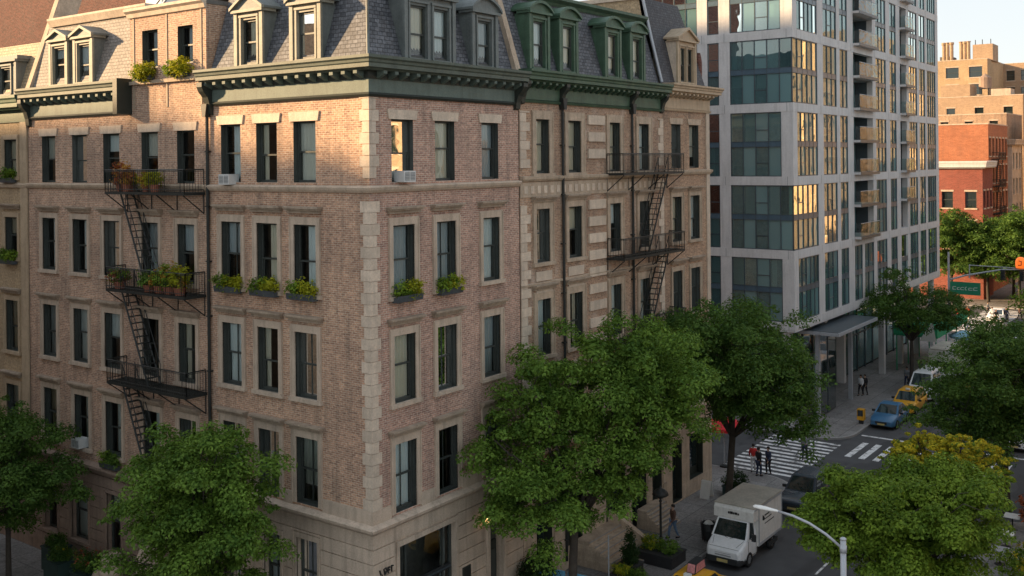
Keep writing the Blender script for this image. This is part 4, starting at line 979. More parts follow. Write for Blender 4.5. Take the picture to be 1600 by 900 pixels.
    # balconies
    for (p, q, dn, zs, wide) in ((57.9, 63.2, -1.6, [13.3+2.715*k for k in range(12)], 1), (71.78, 74.8, -1.6, [16.0+2.715*k for k in range(11)], 0)):
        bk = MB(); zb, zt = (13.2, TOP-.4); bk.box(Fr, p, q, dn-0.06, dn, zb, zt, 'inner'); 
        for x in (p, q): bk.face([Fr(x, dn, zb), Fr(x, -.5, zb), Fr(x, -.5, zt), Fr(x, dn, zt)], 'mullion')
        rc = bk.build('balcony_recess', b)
        for z in zs:
            s = MB(); s.box(Fr, p+.02, q-.02, dn, 0.55, z-0.2, z, 'concrete'); s.box(Fr, p+.02, q-.02, 0.55, 0.58, z-.22, z+.02, 'mullion')
            bo = s.build('balcony', b)
            g = MB(); g.face([Fr(p+.1, .5, z+.05), Fr(q-.1, .5, z+.05), Fr(q-.1, .5, z+1.1), Fr(p+.1, .5, z+1.1)], 'rail_glass')
            for x in (p+.1, q-.1): g.face([Fr(x, .5, z+.05), Fr(x, -.2, z+.05), Fr(x, -.2, z+1.1), Fr(x, .5, z+1.1)], 'rail_glass')
            g.tube([Fr(p+.1, .5, z+1.12), Fr(q-.1, .5, z+1.12)], 0.03, 5, 'galv'); g.build('glass_railing', bo)
            d = MB(); hh = 2.35
            m_ = p+(q-p)*0.55
            d.box(Fr, m_-.25, m_+.25, dn, dn+.12, z, z+hh, 'concrete')
            for (u, v) in ((p+.15, m_-.3), (m_+.3, q-.15)):
                d.face([Fr(u, dn+.1, z+.05), Fr(v, dn+.1, z+.05), Fr(v, dn+.1, z+hh), Fr(u, dn+.1, z+hh)], 'glass_m'); d.box(Fr, (u+v)/2-.03, (u+v)/2+.03, dn+.05, dn+.14, z, z+hh, 'mullion')
            d.build('balcony_door', bo)
    fl = MB(); fl.box(Fr, 57.9, 63.2, -.5, 0, 7.9, 12.55, 'mullion'); 
    low = MB()
    bay(Fr, 57.9, 60.0, 7.9, 12.55, 2); bay(Fr, 60.6, 63.2, 7.9, 12.55, 2)
    low.box(Fr, 60.0, 60.6, -.5, 0, 7.9, 12.55, 'concrete'); low.build('pier', b)
    bay(Fr, 71.78, 74.8, 7.9, 12.55, 2)
    # ground floor: recessed lobby
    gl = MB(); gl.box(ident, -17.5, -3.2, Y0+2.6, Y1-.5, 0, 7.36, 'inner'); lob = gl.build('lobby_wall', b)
    g2 = MB(); y = Y0+2.8
    while y < Y1-2.5:
        g2.face([(-3.1, y, .2), (-3.1, y+2.2, .2), (-3.1, y+2.2, 6.9), (-3.1, y, 6.9)], 'glass_m'); g2.box(ident, -3.18, -3.02, y+2.2, y+2.35, 0, 7.3, 'mullion'); g2.box(ident, -3.18, -3.04, y, y+2.2, 3.4, 3.55, 'mullion'); y += 2.35
    g2.build('lobby_glazing', lob)
    for y in (44.6, 52.2, 62.1, 67.8, 73.6, 79.6, 85.3): MB().box(ident, -3.0 if y == 62.1 else -1.0, -2.3 if y == 62.1 else -.5, y-.25, y+.25, 0, 7.19, 'concrete').build('column', b)
    sf = MB(); sf.box(ident, -17.5, -.02, Y0+.02, Y1-.02, 7.2, 7.36, 'concrete'); sf.build('soffit', b)
    cn = MB(); cn.box(ident, -3.2, 2.0, 47.7, 57.3, 6.55, 6.8, 'galv'); cn.box(ident, -3.2, 1.9, 47.8, 57.2, 6.8, 6.84, 'mullion'); cn.box(ident, -.7, -.64, 47.75, 57.25, 6.84, 6.9, 'mullion')
    co = cn.build('entrance_canopy', b)
    for y in (48.6, 56.3): MB().box(ident, -.1, .2, y-.14, y+.14, 0, 6.55, 'galv').build('canopy_post', co)
    pn = MB(); pn.box(ident, -.1, .1, 48.9, 52.5, 0.1, 6.5, 'car_glass'); pn.box(ident, .1, .14, 50.6, 50.72, 0.1, 6.5, 'mullion'); pn.build('glass_screen', co)
    ro = MB(); ro.box(ident, -17.5, 0, Y0, Y1, bands[-1][1]-.01+5, TOP+.1, 'concrete'); 
    inn = MB()
    inn.face([(-17, Y0+3, 7.5), (-3, Y0+3, 7.5), (-3, Y0+3, TOP), (-17, Y0+3, TOP)], 'room_m'); inn.face([(-3, Y0+3, 7.5), (-3, Y1, 7.5), (-3, Y1, TOP), (-3, Y0+3, TOP)], 'room_m')
    for k in range(14):
        z = 7.6+2.715*k; inn.face([(-17, Y0+.3, z), (-.3, Y0+.3, z), (-.3, Y0+3, z), (-17, Y0+3, z)], 'room_m'); inn.face([(-3, Y0+3, z), (-.3, Y0+3, z), (-.3, Y1-.1, z), (-3, Y1-.1, z)], 'room_m')
    inn.face([(-17.5, Y0, TOP-.5), (0, Y0, TOP-.5), (0, Y1, TOP-.5), (-17.5, Y1, TOP-.5)], 'roofing'); inn.face([(-17.5, Y1, 0), (0, Y1, 7.4), (0, Y1, TOP-.5), (-17.5, Y1, TOP-.5)], 'concrete'); inn.face([(-17.5, Y0, 0), (-17.5, Y1, 0), (-17.5, Y1, TOP-.5), (-17.5, Y0, TOP-.5)], 'concrete')
    inn.build('inner_wall', b, recalc=False)
    cl = thing('wall_clock', (0.2, 51.5, 10.2), 'small round white disc fixed to the glass front of the tower', 'clock') if False else None

# ---------------- far and facing buildings
def plain_block(name, label, x0, x1, y0, y1, z1, mat, fy=None, fx=None, fxm=None, top=None, wm='window', sash='sash', cat='building'):
    """fy / fx: (ncols, z list, w, h) windows on the -Y and +X faces (or -X when fxm)"""
    b = thing(name, ((x0+x1)/2, (y0+y1)/2, 0), label, cat)
    mb = MB(); faces = []
    hy = []; hx = []; hm = []
    def grid(a, c, spec):
        n, zs, w, h = spec; st = (c-a)/n
        return [(a+st*(i+.5)-w/2, a+st*(i+.5)+w/2, z, z+h) for i in range(n) for z in zs]
    if fy: hy = grid(x0, x1, fy)
    if fx: hx = grid(y0, y1, fx)
    if fxm: hm = grid(y0, y1, fxm)
    wall(mb, FY(y0), x0, x1, 0, z1, hy, .25, mat=mat); wall(mb, FX(x1), y0, y1, 0, z1, hx, .25, mat=mat)
    Fm = lambda s, n, z: (x0-n, s, z)
    wall(mb, Fm, y0, y1, 0, z1, hm, .25, mat=mat)
    mb.face([(x0, y1, 0), (x1, y1, 0), (x1, y1, z1), (x0, y1, z1)], mat); mb.face([(x0, y0, z1-.3), (x1, y0, z1-.3), (x1, y1, z1-.3), (x0, y1, z1-.3)], 'roofing')
    mb.build('wall', b, recalc=False)
    for F, H in ((FY(y0), hy), (FX(x1), hx), (Fm, hm)):
        for h in H:
            m = MB(); n0, n1 = -.26, -.18
            m.box(F, h[0], h[1], n0, n1, h[3]-.08, h[3], sash); m.box(F, h[0], h[1], n0, n1, h[2], h[2]+.08, sash); m.box(F, h[0], h[1], n0, n1, (h[2]+h[3])/2-.05, (h[2]+h[3])/2+.05, sash)
            m.box(F, h[0], h[0]+.08, n0, n1, h[2], h[3], sash); m.box(F, h[1]-.08, h[1], n0, n1, h[2], h[3], sash)
            m.box(F, h[0]-.1, h[1]+.1, 0.001, .1, h[2]-.2, h[2], 'stone'); m.box(F, h[0]-.1, h[1]+.1, 0.001, .05, h[3], h[3]+.25, 'stone')
            w = m.build(wm, b)
            MB().face([F(h[0], -.22, h[2]), F(h[1], -.22, h[2]), F(h[1], -.22, h[3]), F(h[0], -.22, h[3])], 'car_glass').build('pane', w)
    if top:
        c = MB(); st = [lambda n, z: (x0, y0-n, z), lambda n, z: (x1+n, y0-n, z), lambda n, z: (x1+n, y1, z)]
        c.sweep(cornice_profile(z1-.9, z1+.1, .7), st, top); c.build('cornice', b)
    else:
        c = MB(); st = [lambda n, z: (x0, y0-n, z), lambda n, z: (x1+n, y0-n, z), lambda n, z: (x1+n, y1, z)]
        c.sweep([(-.2, z1), (.06, z1), (.06, z1+.18), (-.2, z1+.18)], st, 'stone'); c.build('parapet', b)
    return b

def far_buildings():
    plain_block('brick_house', 'low crimson brick house with a pale cornice at the far corner beyond the glass tower', -16, -3.6, 125, 131.5, 19.2, 'brick_crimson', fy=(4, [4.5, 8.6, 12.7], 1.5, 2.3), fx=(3, [8.6, 12.7], 1.1, 2.4), top='concrete')
    b = plain_block('brick_building', 'bright orange brick building with a blank sunlit side wall behind the crimson house', -24, -4.2, 132, 146, 24.6, 'brick_orange', fx=(6, [8, 12, 16, 20], 1.2, 2.6))
    fire_escape(b, FX(-4.2), 134, 139, [19.5, 15.5, 11.5], 1.1, [(138, 19.4, 136, 15.6, .2, .8), (138, 15.4, 136, 11.6, .2, .8)], 3)
    plain_block('row_house', 'pale grey stone house seen edge-on past the orange brick building', -20, -3.6, 146.2, 154, 22.5, 'stone', fx=(3, [6, 10, 14, 18], 1.2, 2.4), top='stone')
    plain_block('brick_building', 'low brown brick building tucked between the orange wall and the long tan one', -30, -6.5, 158, 172, 27.0, 'brick_e', fy=(6, [17, 21, 24.2], 1.3, 1.7))
    b = plain_block('brick_building', 'long tan brick building with a plain parapet behind the orange wall', -55, -8.5, 185, 215, 31.5, 'brick_tan', fy=(9, [18, 23, 27.2], 1.6, 2.2))
    for q in ((-24, -18.5, 188, 194, 31.2, 34.2, 'brick_tan'), (-14.5, -11, 187, 191, 31.2, 33.0, 'stone'), (-30, -27, 190, 195, 31.2, 35.5, 'brick_orange')): MB().box(ident, *q).build('roof_bulkhead', b)
    m = MB(); m.lathe((-16.5, 192, 33.4), [(1.2, 0), (1.2, 2.2), (.1, 3.0)], 12, 'brownstone')
    for x, y in ((-17.3, 191.2), (-15.7, 191.2), (-17.3, 192.8), (-15.7, 192.8)): m.tube([(x, y, 31.2), (x, y, 33.5)], .09, 4, 'iron')
    m.build('water_tank', b)
    b = plain_block('loft_building', 'tan loft building with broad windows and a row of roof flues in the distance', -62, -22, 222, 250, 42, 'brick_gold', fy=(8, [28.5, 34, 38], 2.8, 2.4))
    m = MB()
    for i, x in enumerate((-32.2, -31.4, -30.5, -28.4, -27.6, -26.8)): m.lathe((x, 226, 41.9), [(.42, 0), (.42, 4.2+.4*(i % 2)), (.55, 4.3+.4*(i % 2)), (.55, 4.8)], 8, 'brick_tan')
    m.build('roof_flues', b)
    m = MB(); m.box(ident, -33.6, -31.0, 228, 233, 41.9, 43.6, 'roofing'); m.build('roof_housing', b)
    m = MB(); m.box(ident, -25.9, -21.6, 226, 232, 41.9, 45.8, 'brick_tan')
    for x in (-25.5, -24, -22.2): m.tube([(x, 227, 45.8), (x, 227, 47)], .1, 4, 'iron')
    m.build('roof_bulkhead', b)
    plain_block('apartment_building', 'dark-windowed tan apartment building in the distance right of the roof flues', -22, -9.4, 240, 262, 42.0, 'brick_tan', fy=(4, [29, 34, 38], 1.8, 2.4))
    b = plain_block('grey_building', 'grey slab building at the right edge of the skyline', -15, 6, 262, 285, 42, 'stone', fy=(6, [30, 35], 1.4, 2))
    MB().box(ident, -12.5, -6.5, 264, 272, 41.7, 47.5, 'brick_orange').build('roof_bulkhead', b)
    plain_block('brick_building', 'tan brick building at the right edge behind the far trees', -3.4, 10, 160, 178, 26.5, 'brick_gold', fy=(5, [8, 13, 18, 22], 1.4, 2.2), fx=(5, [10, 15, 20], 1.4, 2.2))
    plain_block('brick_building', 'brown block closing the avenue behind the far trees', -60, 40, 330, 345, 24, 'brick_tan')
    # the other side of the avenue (seen as reflections); unseen side-street blocks are added to shade the left facades
    for i, (y0, y1, h, m_) in enumerate(((6, 22, 15, 'brick_gold'), (22.3, 43.8, 25, 'brick_tan'), (44, 62, 17, 'brick_gold'), (62.3, 80, 22, 'brick_tan'), (80.3, 96, 24, 'brick_gold'), (112, 138, 39, 'brick_gold'), (138.3, 165, 33, 'brick_tan'), (165.3, 200, 44, 'brick_gold'), (200.3, 235, 36, 'brick_tan'), (235.3, 275, 43, 'brick_gold'))):
        ww = 'buff' if m_ == 'brick_gold' else 'tan'
        plain_block('apartment_building', f'{["wide","narrow","low","tall","plain","broad","middling","high","flat-topped","farthest"][i]} {ww} brick block on the far side of the avenue', 33, 48, y0, y1, h, m_, fxm=(max(4, int((y1-y0)/4)), [h-4.2-3.7*k for k in range(4 if h < 30 else 7)], 1.5, 2.3))
    for i, (x0, x1, h) in enumerate(((-33.5, -22, 29.3), (-44, -33.7, 30.8), (-70, -44.2, 32.6), (-128, -70.2, 34), (-21.8, -10, 18))):
        plain_block('apartment_building', f'{["slim","middling","wide","widest","low"][i]} brick block across the side street', x0, x1, -33, -18.5, h, 'brick_tan')

corner_building(); bay_house(); cream_house(); rear_buildings(); green_house(); end_house(); glass_tower(); far_buildings()
# ------------------------------------------------------------------ ground and streets
def rrect(x0, x1, y0, y1, r, corners):
    """rectangle with the named corners rounded (subset of 'ab' etc: 0=(x0,y0) 1=(x1,y0) 2=(x1,y1) 3=(x0,y1))"""
    P = []
    for i, (cx, cy, a0) in enumerate(((x0, y0, 180), (x1, y0, 270), (x1, y1, 0), (x0, y1, 90))):
        if i in corners:
            ox = cx+(r if i in (0, 3) else -r); oy = cy+(r if i in (0, 1) else -r)
            for k in range(9): a = R(a0+90*k/8); P.append((ox+r*math.cos(a), oy+r*math.sin(a)))
        else: P.append((cx, cy))
    return P
RZ = -0.13
def streets():
    g = MB(); g.face([(-900, -300, RZ-.02), (900, -300, RZ-.02), (900, 1500, RZ-.02), (-900, 1500, RZ-.02)], 'asphalt')
    tag(g.build('ground'), kind='structure')
    a = MB(); a.face([(4.0, -60, RZ), (16, -60, RZ), (16, 320, RZ), (4.0, 320, RZ)], 'asphalt'); tag(a.build('avenue'), kind='structure')
    s = MB()
    for y0, y1 in ((-15, -4), (33, 44), (93.5, 119)):
        s.face([(-140, y0, RZ-.006), (60, y0, RZ-.006), (60, y1, RZ-.006), (-140, y1, RZ-.006)], 'asphalt')
    tag(s.build('side_street'), kind='structure')
    KX, KR = 4.7, 15.3
    for (x0, x1, y0, y1, cs) in ((-140, KX, -4.5, 33.2, (1, 2)), (-140, 3.8, 43.2, 94, (1, 2)), (-140, KX, 118.5, 320, (1,)), (KR, 60, -4.5, 33.2, (0, 3)), (KR, 60, 43.2, 94, (0, 3)), (KR, 60, 118.5, 320, (0,)), (-140, KX, -60, -14, (2,)), (KR, 60, -60, -14, (3,))):
        m = MB(); m.slab(rrect(x0+.16 if 0 in cs or 3 in cs else x0, x1-.16 if 1 in cs or 2 in cs else x1, y0+.16, y1-.16, 2.6, cs), RZ-.1, 0.0, 'sidewalk')
        tag(m.build('sidewalk'), kind='structure')
        k = MB(); o = rrect(x0, x1, y0, y1, 2.75, cs); i = rrect(x0+.16 if 0 in cs or 3 in cs else x0, x1-.16 if 1 in cs or 2 in cs else x1, y0+.16, y1-.16, 2.6, cs)
        n = len(o); vs = [(*p, RZ-.1) for p in o]+[(*p, 0.004) for p in o]+[(*p, 0.004) for p in i]
        k.mesh(vs, [(j, (j+1) % n, n+(j+1) % n, n+j) for j in range(n)]+[(n+j, n+(j+1) % n, 2*n+(j+1) % n, 2*n+j) for j in range(n)], 'kerb')
        tag(k.build('kerb'), kind='structure')
    m = MB(); z = RZ+.006
    def st(x0, x1, y0, y1): m.face([(x0, y0, z), (x1, y0, z), (x1, y1, z), (x0, y1, z)], 'line')
    for k in range(12): y = 33.9+.78*k; st(-1.2, 3.7, y, y+.36)
    for k in range(11): x = 4.75+.92*k; st(x, x+.42, 40.3, 44.3)
    for k in range(10): x = 5.35+1.05*k; st(x, x+.5, -4.0, -0.6)
    for k in range(10): x = 5.35+1.05*k; st(x, x+.5, 95, 98.5); st(x, x+.5, 113.5, 117)
    for k in range(16): y = 96.5+1.3*k; st(-1.5, 3, y, y+.65)
    for k in range(12): y = 46+4*k; st(9.95, 10.07, y, y+2)
    for k in range(5): y = 12+4*k; st(9.95, 10.07, y, y+2)
    st(4.1, 15.1, 46.0, 46.3)
    tag(m.build('crosswalk'), kind='structure')
streets()

# ------------------------------------------------------------------ trees
def trees():
    G = 'street trees on the near kerbs'
    tree('street_tree', (4.0, 7.6, 0), [(4.5, 12.0, 10.4, 3.1, 3.5, 2.5), (5.9, 11.6, 9.2, 1.7, 2.1, 1.8), (2.4, 8.0, 9.8, 2.0, 2.2, 1.9), (3.5, 6.8, 6.0, 2.7, 2.6, 1.7), (5.4, 9.6, 6.4, 1.5, 1.8, 1.2), (1.9, 6.2, 7.9, 1.5, 1.7, 1.3), (4.4, 9.4, 8.0, 2.2, 2.6, 1.3)], 100000, .135, 'large spreading green tree in front of the pale double house, right of the corner', 'leaf', .2, 11, group=G, fork=.42)
    tree('street_tree', (4.1, 22.9, 0), [(5.0, 22.6, 10.0, 3.6, 3.7, 2.6), (2.3, 22.2, 9.6, 2.5, 2.5, 2.2), (7.2, 21.8, 8.2, 2.5, 2.6, 2.0), (5.2, 23.0, 7.3, 2.7, 2.7, 1.3), (8.0, 22.6, 6.4, 1.7, 1.9, 1.3)], 70000, .14, 'dark green tree with a leaning bare trunk behind the white box truck', 'leaf_dark', .2, 12, group=G, lean=(4.6, 22.7, 5.2))
    tree('street_tree', (-5.2, -3.7, 0), [(-5.6, -3.7, 7.7, 2.8, 2.2, 2.1), (-3.5, -4.0, 6.6, 1.5, 1.6, 1.7), (-8.1, -3.4, 5.8, 1.9, 2.0, 1.6), (-6.8, -4.2, 4.3, 2.1, 2.0, 1.1), (-4.0, -3.6, 4.4, 1.2, 1.4, .9), (-4.4, -3.8, 8.7, 1.2, 1.2, .9), (-7.2, -3.6, 8.2, 1.2, 1.3, .9)], 66000, .125, 'bright green round-headed tree before the corner building, left of its quoins', 'leaf', .17, 13, group=G)
    tree('street_tree', (-20.4, -3.5, 0), [(-20.2, -3.6, 5.6, 2.6, 2.2, 2.2), (-17.7, -3.6, 5.2, 1.6, 1.7, 1.4), (-22.8, -3.4, 6.2, 2.0, 2.0, 2.0), (-20.6, -3.7, 8.1, 1.1, 1.2, 1.0), (-18.9, -3.5, 7.4, 1.1, 1.3, .9), (-21.4, -3.7, 3.2, 1.9, 1.9, 1.0)], 46000, .13, 'darker green tree at the left edge in front of the cream house', 'leaf_dark', .13, 14, group=G)
    tree('street_tree', (3.2, 62.5, 0), [(3.6, 62.5, 7.2, 3.3, 3.4, 1.8), (1.4, 60.5, 7.0, 2.1, 2.4, 1.5), (5.8, 65, 6.9, 2.2, 2.6, 1.5), (2.5, 61.4, 9.4, 1.4, 1.5, 1.4), (4.2, 64, 5.8, 2.5, 2.6, 1.0)], 26000, .16, 'small very dark tree by the kerb in front of the glass tower', 'leaf_dark', .17, 15, group=G)
    tree('street_tree', (15.9, 34.0, 0), [(15.5, 33.3, 7.4, 3.0, 3.4, 2.5), (13.3, 32.8, 5.7, 1.9, 2.1, 1.6), (16.6, 36.0, 8.2, 3.0, 3.0, 2.5), (15.1, 33.4, 4.8, 2.6, 2.7, 1.3), (15.2, 34.6, 9.2, 1.8, 1.9, 1.4), (17.5, 34.5, 5.2, 2.2, 2.4, 1.8)], 68000, .145, 'big dark tree on the right kerb beyond the yellow-topped tree', 'leaf_dark', .22, 16, group=G)
    tree('street_tree', (16.4, 12.6, 0), [(16.4, 12.9, 6.4, 2.8, 2.9, 1.6), (13.9, 11.9, 6.0, 1.6, 1.8, 1.5), (17.9, 14.2, 6.1, 1.5, 2.0, 1.4), (15.2, 11.9, 4.9, 2.0, 2.2, .9), (17.0, 12.8, 4.8, 1.9, 2.2, .9), (13.7, 11.7, 4.9, 1.0, 1.3, .8), (17.3, 13.9, 6.9, 1.3, 1.4, .7)], 105000, .125, 'large yellow-green tree in the bottom right behind the curved street lamp', 'leaf_light', .2, 17, group=G)
    tree('blossom_tree', (15.7, 21.5, 0), [(15.8, 20.6, 6.0, 1.9, 2.0, 1.3), (14.2, 20.1, 6.2, .9, 1.1, .9), (17.3, 21.5, 6.0, 1.2, 1.4, 1.0), (14.7, 20.4, 7.1, .5, .5, .5), (16.4, 20.7, 6.7, 1.0, 1.0, .7)], 62000, .115, 'tree with bright yellow blossom on top between the two right-hand trees', 'leaf_light', .12, 18, group=G, accent=('leaf_yellow', .6), spread=.24)
    L = [(-7.0, 121.5, 'leftmost of the far trees, beside the end of the glass tower'), (-2.6, 123.0, 'far tree in front of the crimson house'), (1.6, 121.5, 'far tree right of the crimson house'), (6.2, 124.5, 'far tree under the tan building at the right edge'), (4.6, 132.0, 'far tree standing further back on the kerb'), (10.0, 140, 'rounded far tree at the right edge of the avenue end')]
    L += [(-10.5, 128, 'far tree half behind the glass tower'), (-.5, 129, 'far tree in the second row before the crimson house'), (8.2, 119.8, 'nearest of the far trees at the right edge'), (12.5, 127, 'far tree cut by the right edge of the picture')]
    for i, (x, y, lb) in enumerate(L):
        r = random.Random(i); s = 1.08+.2*r.random()
        tree('street_tree', (x, y, 0), [(x, y, 7.6*s, 3.6, 3.4, 2.8), (x-1.7, y-.6, 6.6*s, 2.1, 2.2, 2.0), (x+1.8, y+.4, 6.8*s, 2.1, 2.2, 2.0), (x+.3, y-.4, 9.3*s, 1.9, 2.0, 1.4), (x, y-1, 4.6*s, 3.0, 2.8, 1.7), (x-2.2, y-.5, 4.4*s, 1.8, 1.8, 1.3), (x+2.3, y-.5, 4.5*s, 1.8, 1.8, 1.3)], 19000, .26, lb, 'leaf_dark', .2, 30+i, group='trees at the far end of the avenue', spread=.8)
    tree('street_tree', (15.9, 50.5, 0), [(16.2, 50.5, 9.6, 2.4, 2.8, 2.6), (17.6, 52, 7.6, 2.4, 2.6, 2.4), (15.2, 49.5, 6.6, 1.7, 2.0, 1.8)], 18000, .17, 'yellowish green tree at the right edge behind the big dark tree', 'leaf_light', .18, 41, group=G)
    t = thing('shrub', (18.9, 24.6, 0), 'yellow-flowering shrub on the pavement at the right edge', 'shrub'); bush(t, 'foliage', [(18.9, 24.6, 1.1, 1.3, 1.3, .9), (18.0, 23.9, .9, .8, .8, .7)], 3500, .13, 'leaf_light', 51, 'leaf_yellow', .35); m = MB(); m.tube([(18.9, 24.6, 0), (18.9, 24.6, 1)], .06, 6, 'bark'); m.build('stem', t)
    t = thing('shrub', (17.6, 31.6, 0), 'dark red shrub by the right edge under the big dark tree', 'shrub'); bush(t, 'foliage', [(17.9, 31.2, 1.3, 1.0, 1.0, .9)], 1800, .14, 'leaf_red', 52); m = MB(); m.tube([(17.9, 31.2, 0), (17.9, 31.2, 1.1)], .05, 6, 'bark'); m.build('stem', t)
trees()

# ------------------------------------------------------------------ plants and small things on the facades
def window_box(F, s, w, z, n, label, seed, leaf='flower_y', accent='leaf_light', frac=.5, h=.52, box='zinc', group='planted window boxes'):
    p = F(s, n+.15, z); t = thing('window_box', p, label, 'window box', group)
    m = MB(); m.prism(lambda a, nn, zz: F(s-w/2+nn*w, n+a, zz), [(0.02, z), (.28, z), (.34, z+.26), (.29, z+.26), (.26, z+.2), (.04, z+.2), (0.02, z+.26), (-.02, z+.26)], 0, 1, box); m.build('trough', t)
    c = Vector(F(s, n+.18, z+.42)); e = abs(Vector(F(s+w/2, n, z))-Vector(F(s, n, z)))if False else None
    ax = Vector(F(1, 0, 0))-Vector(F(0, 0, 0)); bl = []
    for i in (-.32, 0, .32):
        q = c+ax*(w*i); rx = abs(ax.x)*w*.26+.2*(1-abs(ax.x)); ry = abs(ax.y)*w*.26+.2*(1-abs(ax.y)); bl.append((q.x, q.y, q.z+rng.uniform(-.03, .08), rx, ry, h*.6))
    bush(t, 'plants', bl, 1300, .1, leaf, seed, accent, frac)
def pot_plant(p, r, h, label, seed, leaf, accent=None, frac=.3, pot='terracotta', group='potted plants on the fire escape', n=900, size=.1):
    t = thing('potted_plant', p, label, 'potted plant', group)
    MB().lathe(p, [(r*.5, 0), (r*.62, .28), (r*.68, .28), (r*.68, .33), (r*.55, .33), (r*.5, .25)], 10, pot).build('pot', t)
    bush(t, 'leaves', [(p[0], p[1], p[2]+.3+h*.45, r, r, h*.55)], n, size, leaf, seed, accent, frac)
def ac_unit(F, s, z, label, d=.55, n0=-.16):
    w, h = .68, .44; t = thing('air_conditioner', F(s, .1, z), label, 'air conditioner', 'window air conditioners')
    m = MB(); m.box(F, s-w/2, s+w/2, n0, n0+d, z, z+h, 'ac'); m.build('casing', t)
    g = MB()
    for i in range(2): a = s-w/2+.05+i*(w/2-.02); g.box(F, a, a+w/2-.08, n0+d+.001, n0+d+.012, z+.06, z+h-.06, 'ac_grille')
    for i in range(5): g.box(F, s-w/2+.05, s+w/2-.05, n0+d+.013, n0+d+.022, z+.09+i*.06, z+.105+i*.06, 'ac')
    g.build('grille', t)
def facade_things():
    L, X = FY(0), FX(0); P = ['left', 'middle', 'right']
    for i, s in enumerate((-8.22, -5.9, -3.6)): window_box(L, s, 1.55, 14.48, .06, f'{P[i]} of the three yellow-green window boxes on the sunny side of the corner building', 60+i)
    window_box(X, 1.88, 1.5, 14.48, .06, 'window box on the shaded side of the corner building, next to the quoins', 64); window_box(X, 4.5, 1.4, 14.48, .06, 'window box under the middle window on the shaded side of the corner building', 65)
    window_box(L, -26.5, 1.3, 19.1, .04, 'upper green window box on the cream house', 66, 'leaf_light', 'leaf', .4); window_box(L, -26.5, 1.3, 14.75, .04, 'lower green window box on the cream house', 67, 'leaf_light', 'leaf', .4)
    for i, s in enumerate((-14.1, -11.5)):
        t = thing('potted_shrub', L(s, .12, 23.9), f'round yellow-green shrub on the {"left" if not i else "right"} window sill of the brick bay', 'shrub', 'shrubs on the brick bay'); MB().box(L, s-.5, s+.5, .0, .34, 23.9, 24.1, 'zinc').build('trough', t)
        bush(t, 'foliage', [(s-.28, -.3, 24.25, .45, .36, .36), (s+.28, -.32, 24.3, .5, .4, .4)], 2300, .1, 'flower_y', 70+i, 'leaf_light', .35)
    window_box(L, -17.15, 1.3, 5.43, .1, 'green trough on the brown ledge left of the drop ladder', 74, 'leaf', 'leaf_light', .5, group=None)
    ac_unit(L, -8.22, 19.1, 'white air conditioner in the top-floor window left of the quoined corner'); ac_unit(X, 1.88, 19.2, 'white air conditioner in the top-floor window right of the quoined corner'); ac_unit(L, -19.9, 6.0, 'white air conditioner in a low window above the left tree')
    z1, z2, z3 = 18.75, 14.25, 9.95
    pot_plant((-15.5, -.55, z1), .38, 1.1, 'rust-red plant at the left end of the top fire escape balcony', 80, 'leaf_red', 'flower_o', .3); pot_plant((-14.75, -.75, z1), .3, .9, 'reddish plant second from the left on the top fire escape balcony', 81, 'leaf_red', 'flower_o', .5); pot_plant((-14.9, -.45, z1), .24, .5, 'small yellow-green plant low on the top fire escape balcony', 82, 'flower_y')
    pot_plant((-13.2, -.8, z1), .27, .55, 'orange flowering plant midway along the top fire escape balcony', 83, 'flower_o', 'flower_y', .4); pot_plant((-12.6, -.75, z1), .36, .6, 'bright chartreuse plant midway along the top fire escape balcony', 84, 'flower_y', 'leaf_light', .2)
    pot_plant((-15.3, -.8, z2), .45, .6, 'green plant at the left end of the middle fire escape balcony', 85, 'leaf_light', 'leaf_red', .25, n=1200)
    for i, x in enumerate((-13.0, -12.2, -11.5, -10.75)): pot_plant((x, -.8, z2), .45, (.6, .8, 1.1, 1.0)[i], ['low green plant left in the crowded row on the middle fire escape balcony', 'green plant with orange blooms in the crowded row on the middle fire escape balcony', 'tallest plant in the crowded row on the middle fire escape balcony', 'yellow-green plant at the right end of the middle fire escape balcony'][i], 86+i, ('leaf', 'leaf_light', 'leaf_light', 'flower_y')[i], 'flower_o', (.1, .4, .2, .15)[i], n=1300)
facade_things()

# ------------------------------------------------------------------ vehicles
def wheel(parent, x, y, r=.34, w=.24, z=RZ, side=1):
    m = MB(); pr = [(r*.62, -w/2), (r*.93, -w/2), (r, -w*.32), (r, w*.32), (r*.93, w/2), (r*.62, w/2)]; n = 18
    vs = [(x+a, y+rr*math.cos(2*math.pi*j/n), z+r+rr*math.sin(2*math.pi*j/n)) for rr, a in pr for j in range(n)]; k = len(pr)
    m.mesh(vs, [(i*n+j, i*n+(j+1) % n, ((i+1) % k)*n+(j+1) % n, ((i+1) % k)*n+j) for i in range(k) for j in range(n)], 'tyre'); wo = m.build('wheel', parent, smooth=False)
    c = MB(); o = side*w*.36
    c.tube([(x-o*.3, y, z+r), (x+o, y, z+r)], r*.62, 16, 'rim')
    for j in range(5):
        a = 2*math.pi*j/5; c.tube([(x+o, y, z+r), (x+o*1.12, y+math.cos(a)*r*.5, z+r+math.sin(a)*r*.5)], r*.09, 4, 'rim')
    c.build('rim', wo)
def xsec(hw, zb, zt, top=.86, bot=.94):
    h = zt-zb
    return [(-hw*bot, zb), (-hw*.985, zb+h*.12), (-hw, zb+h*.45), (-hw*.985, zb+h*.78), (-hw*.95, zb+h*.92), (-hw*top, zt), (hw*top, zt), (hw*.95, zb+h*.92), (hw*.985, zb+h*.78), (hw, zb+h*.45), (hw*.985, zb+h*.12), (hw*bot, zb)]
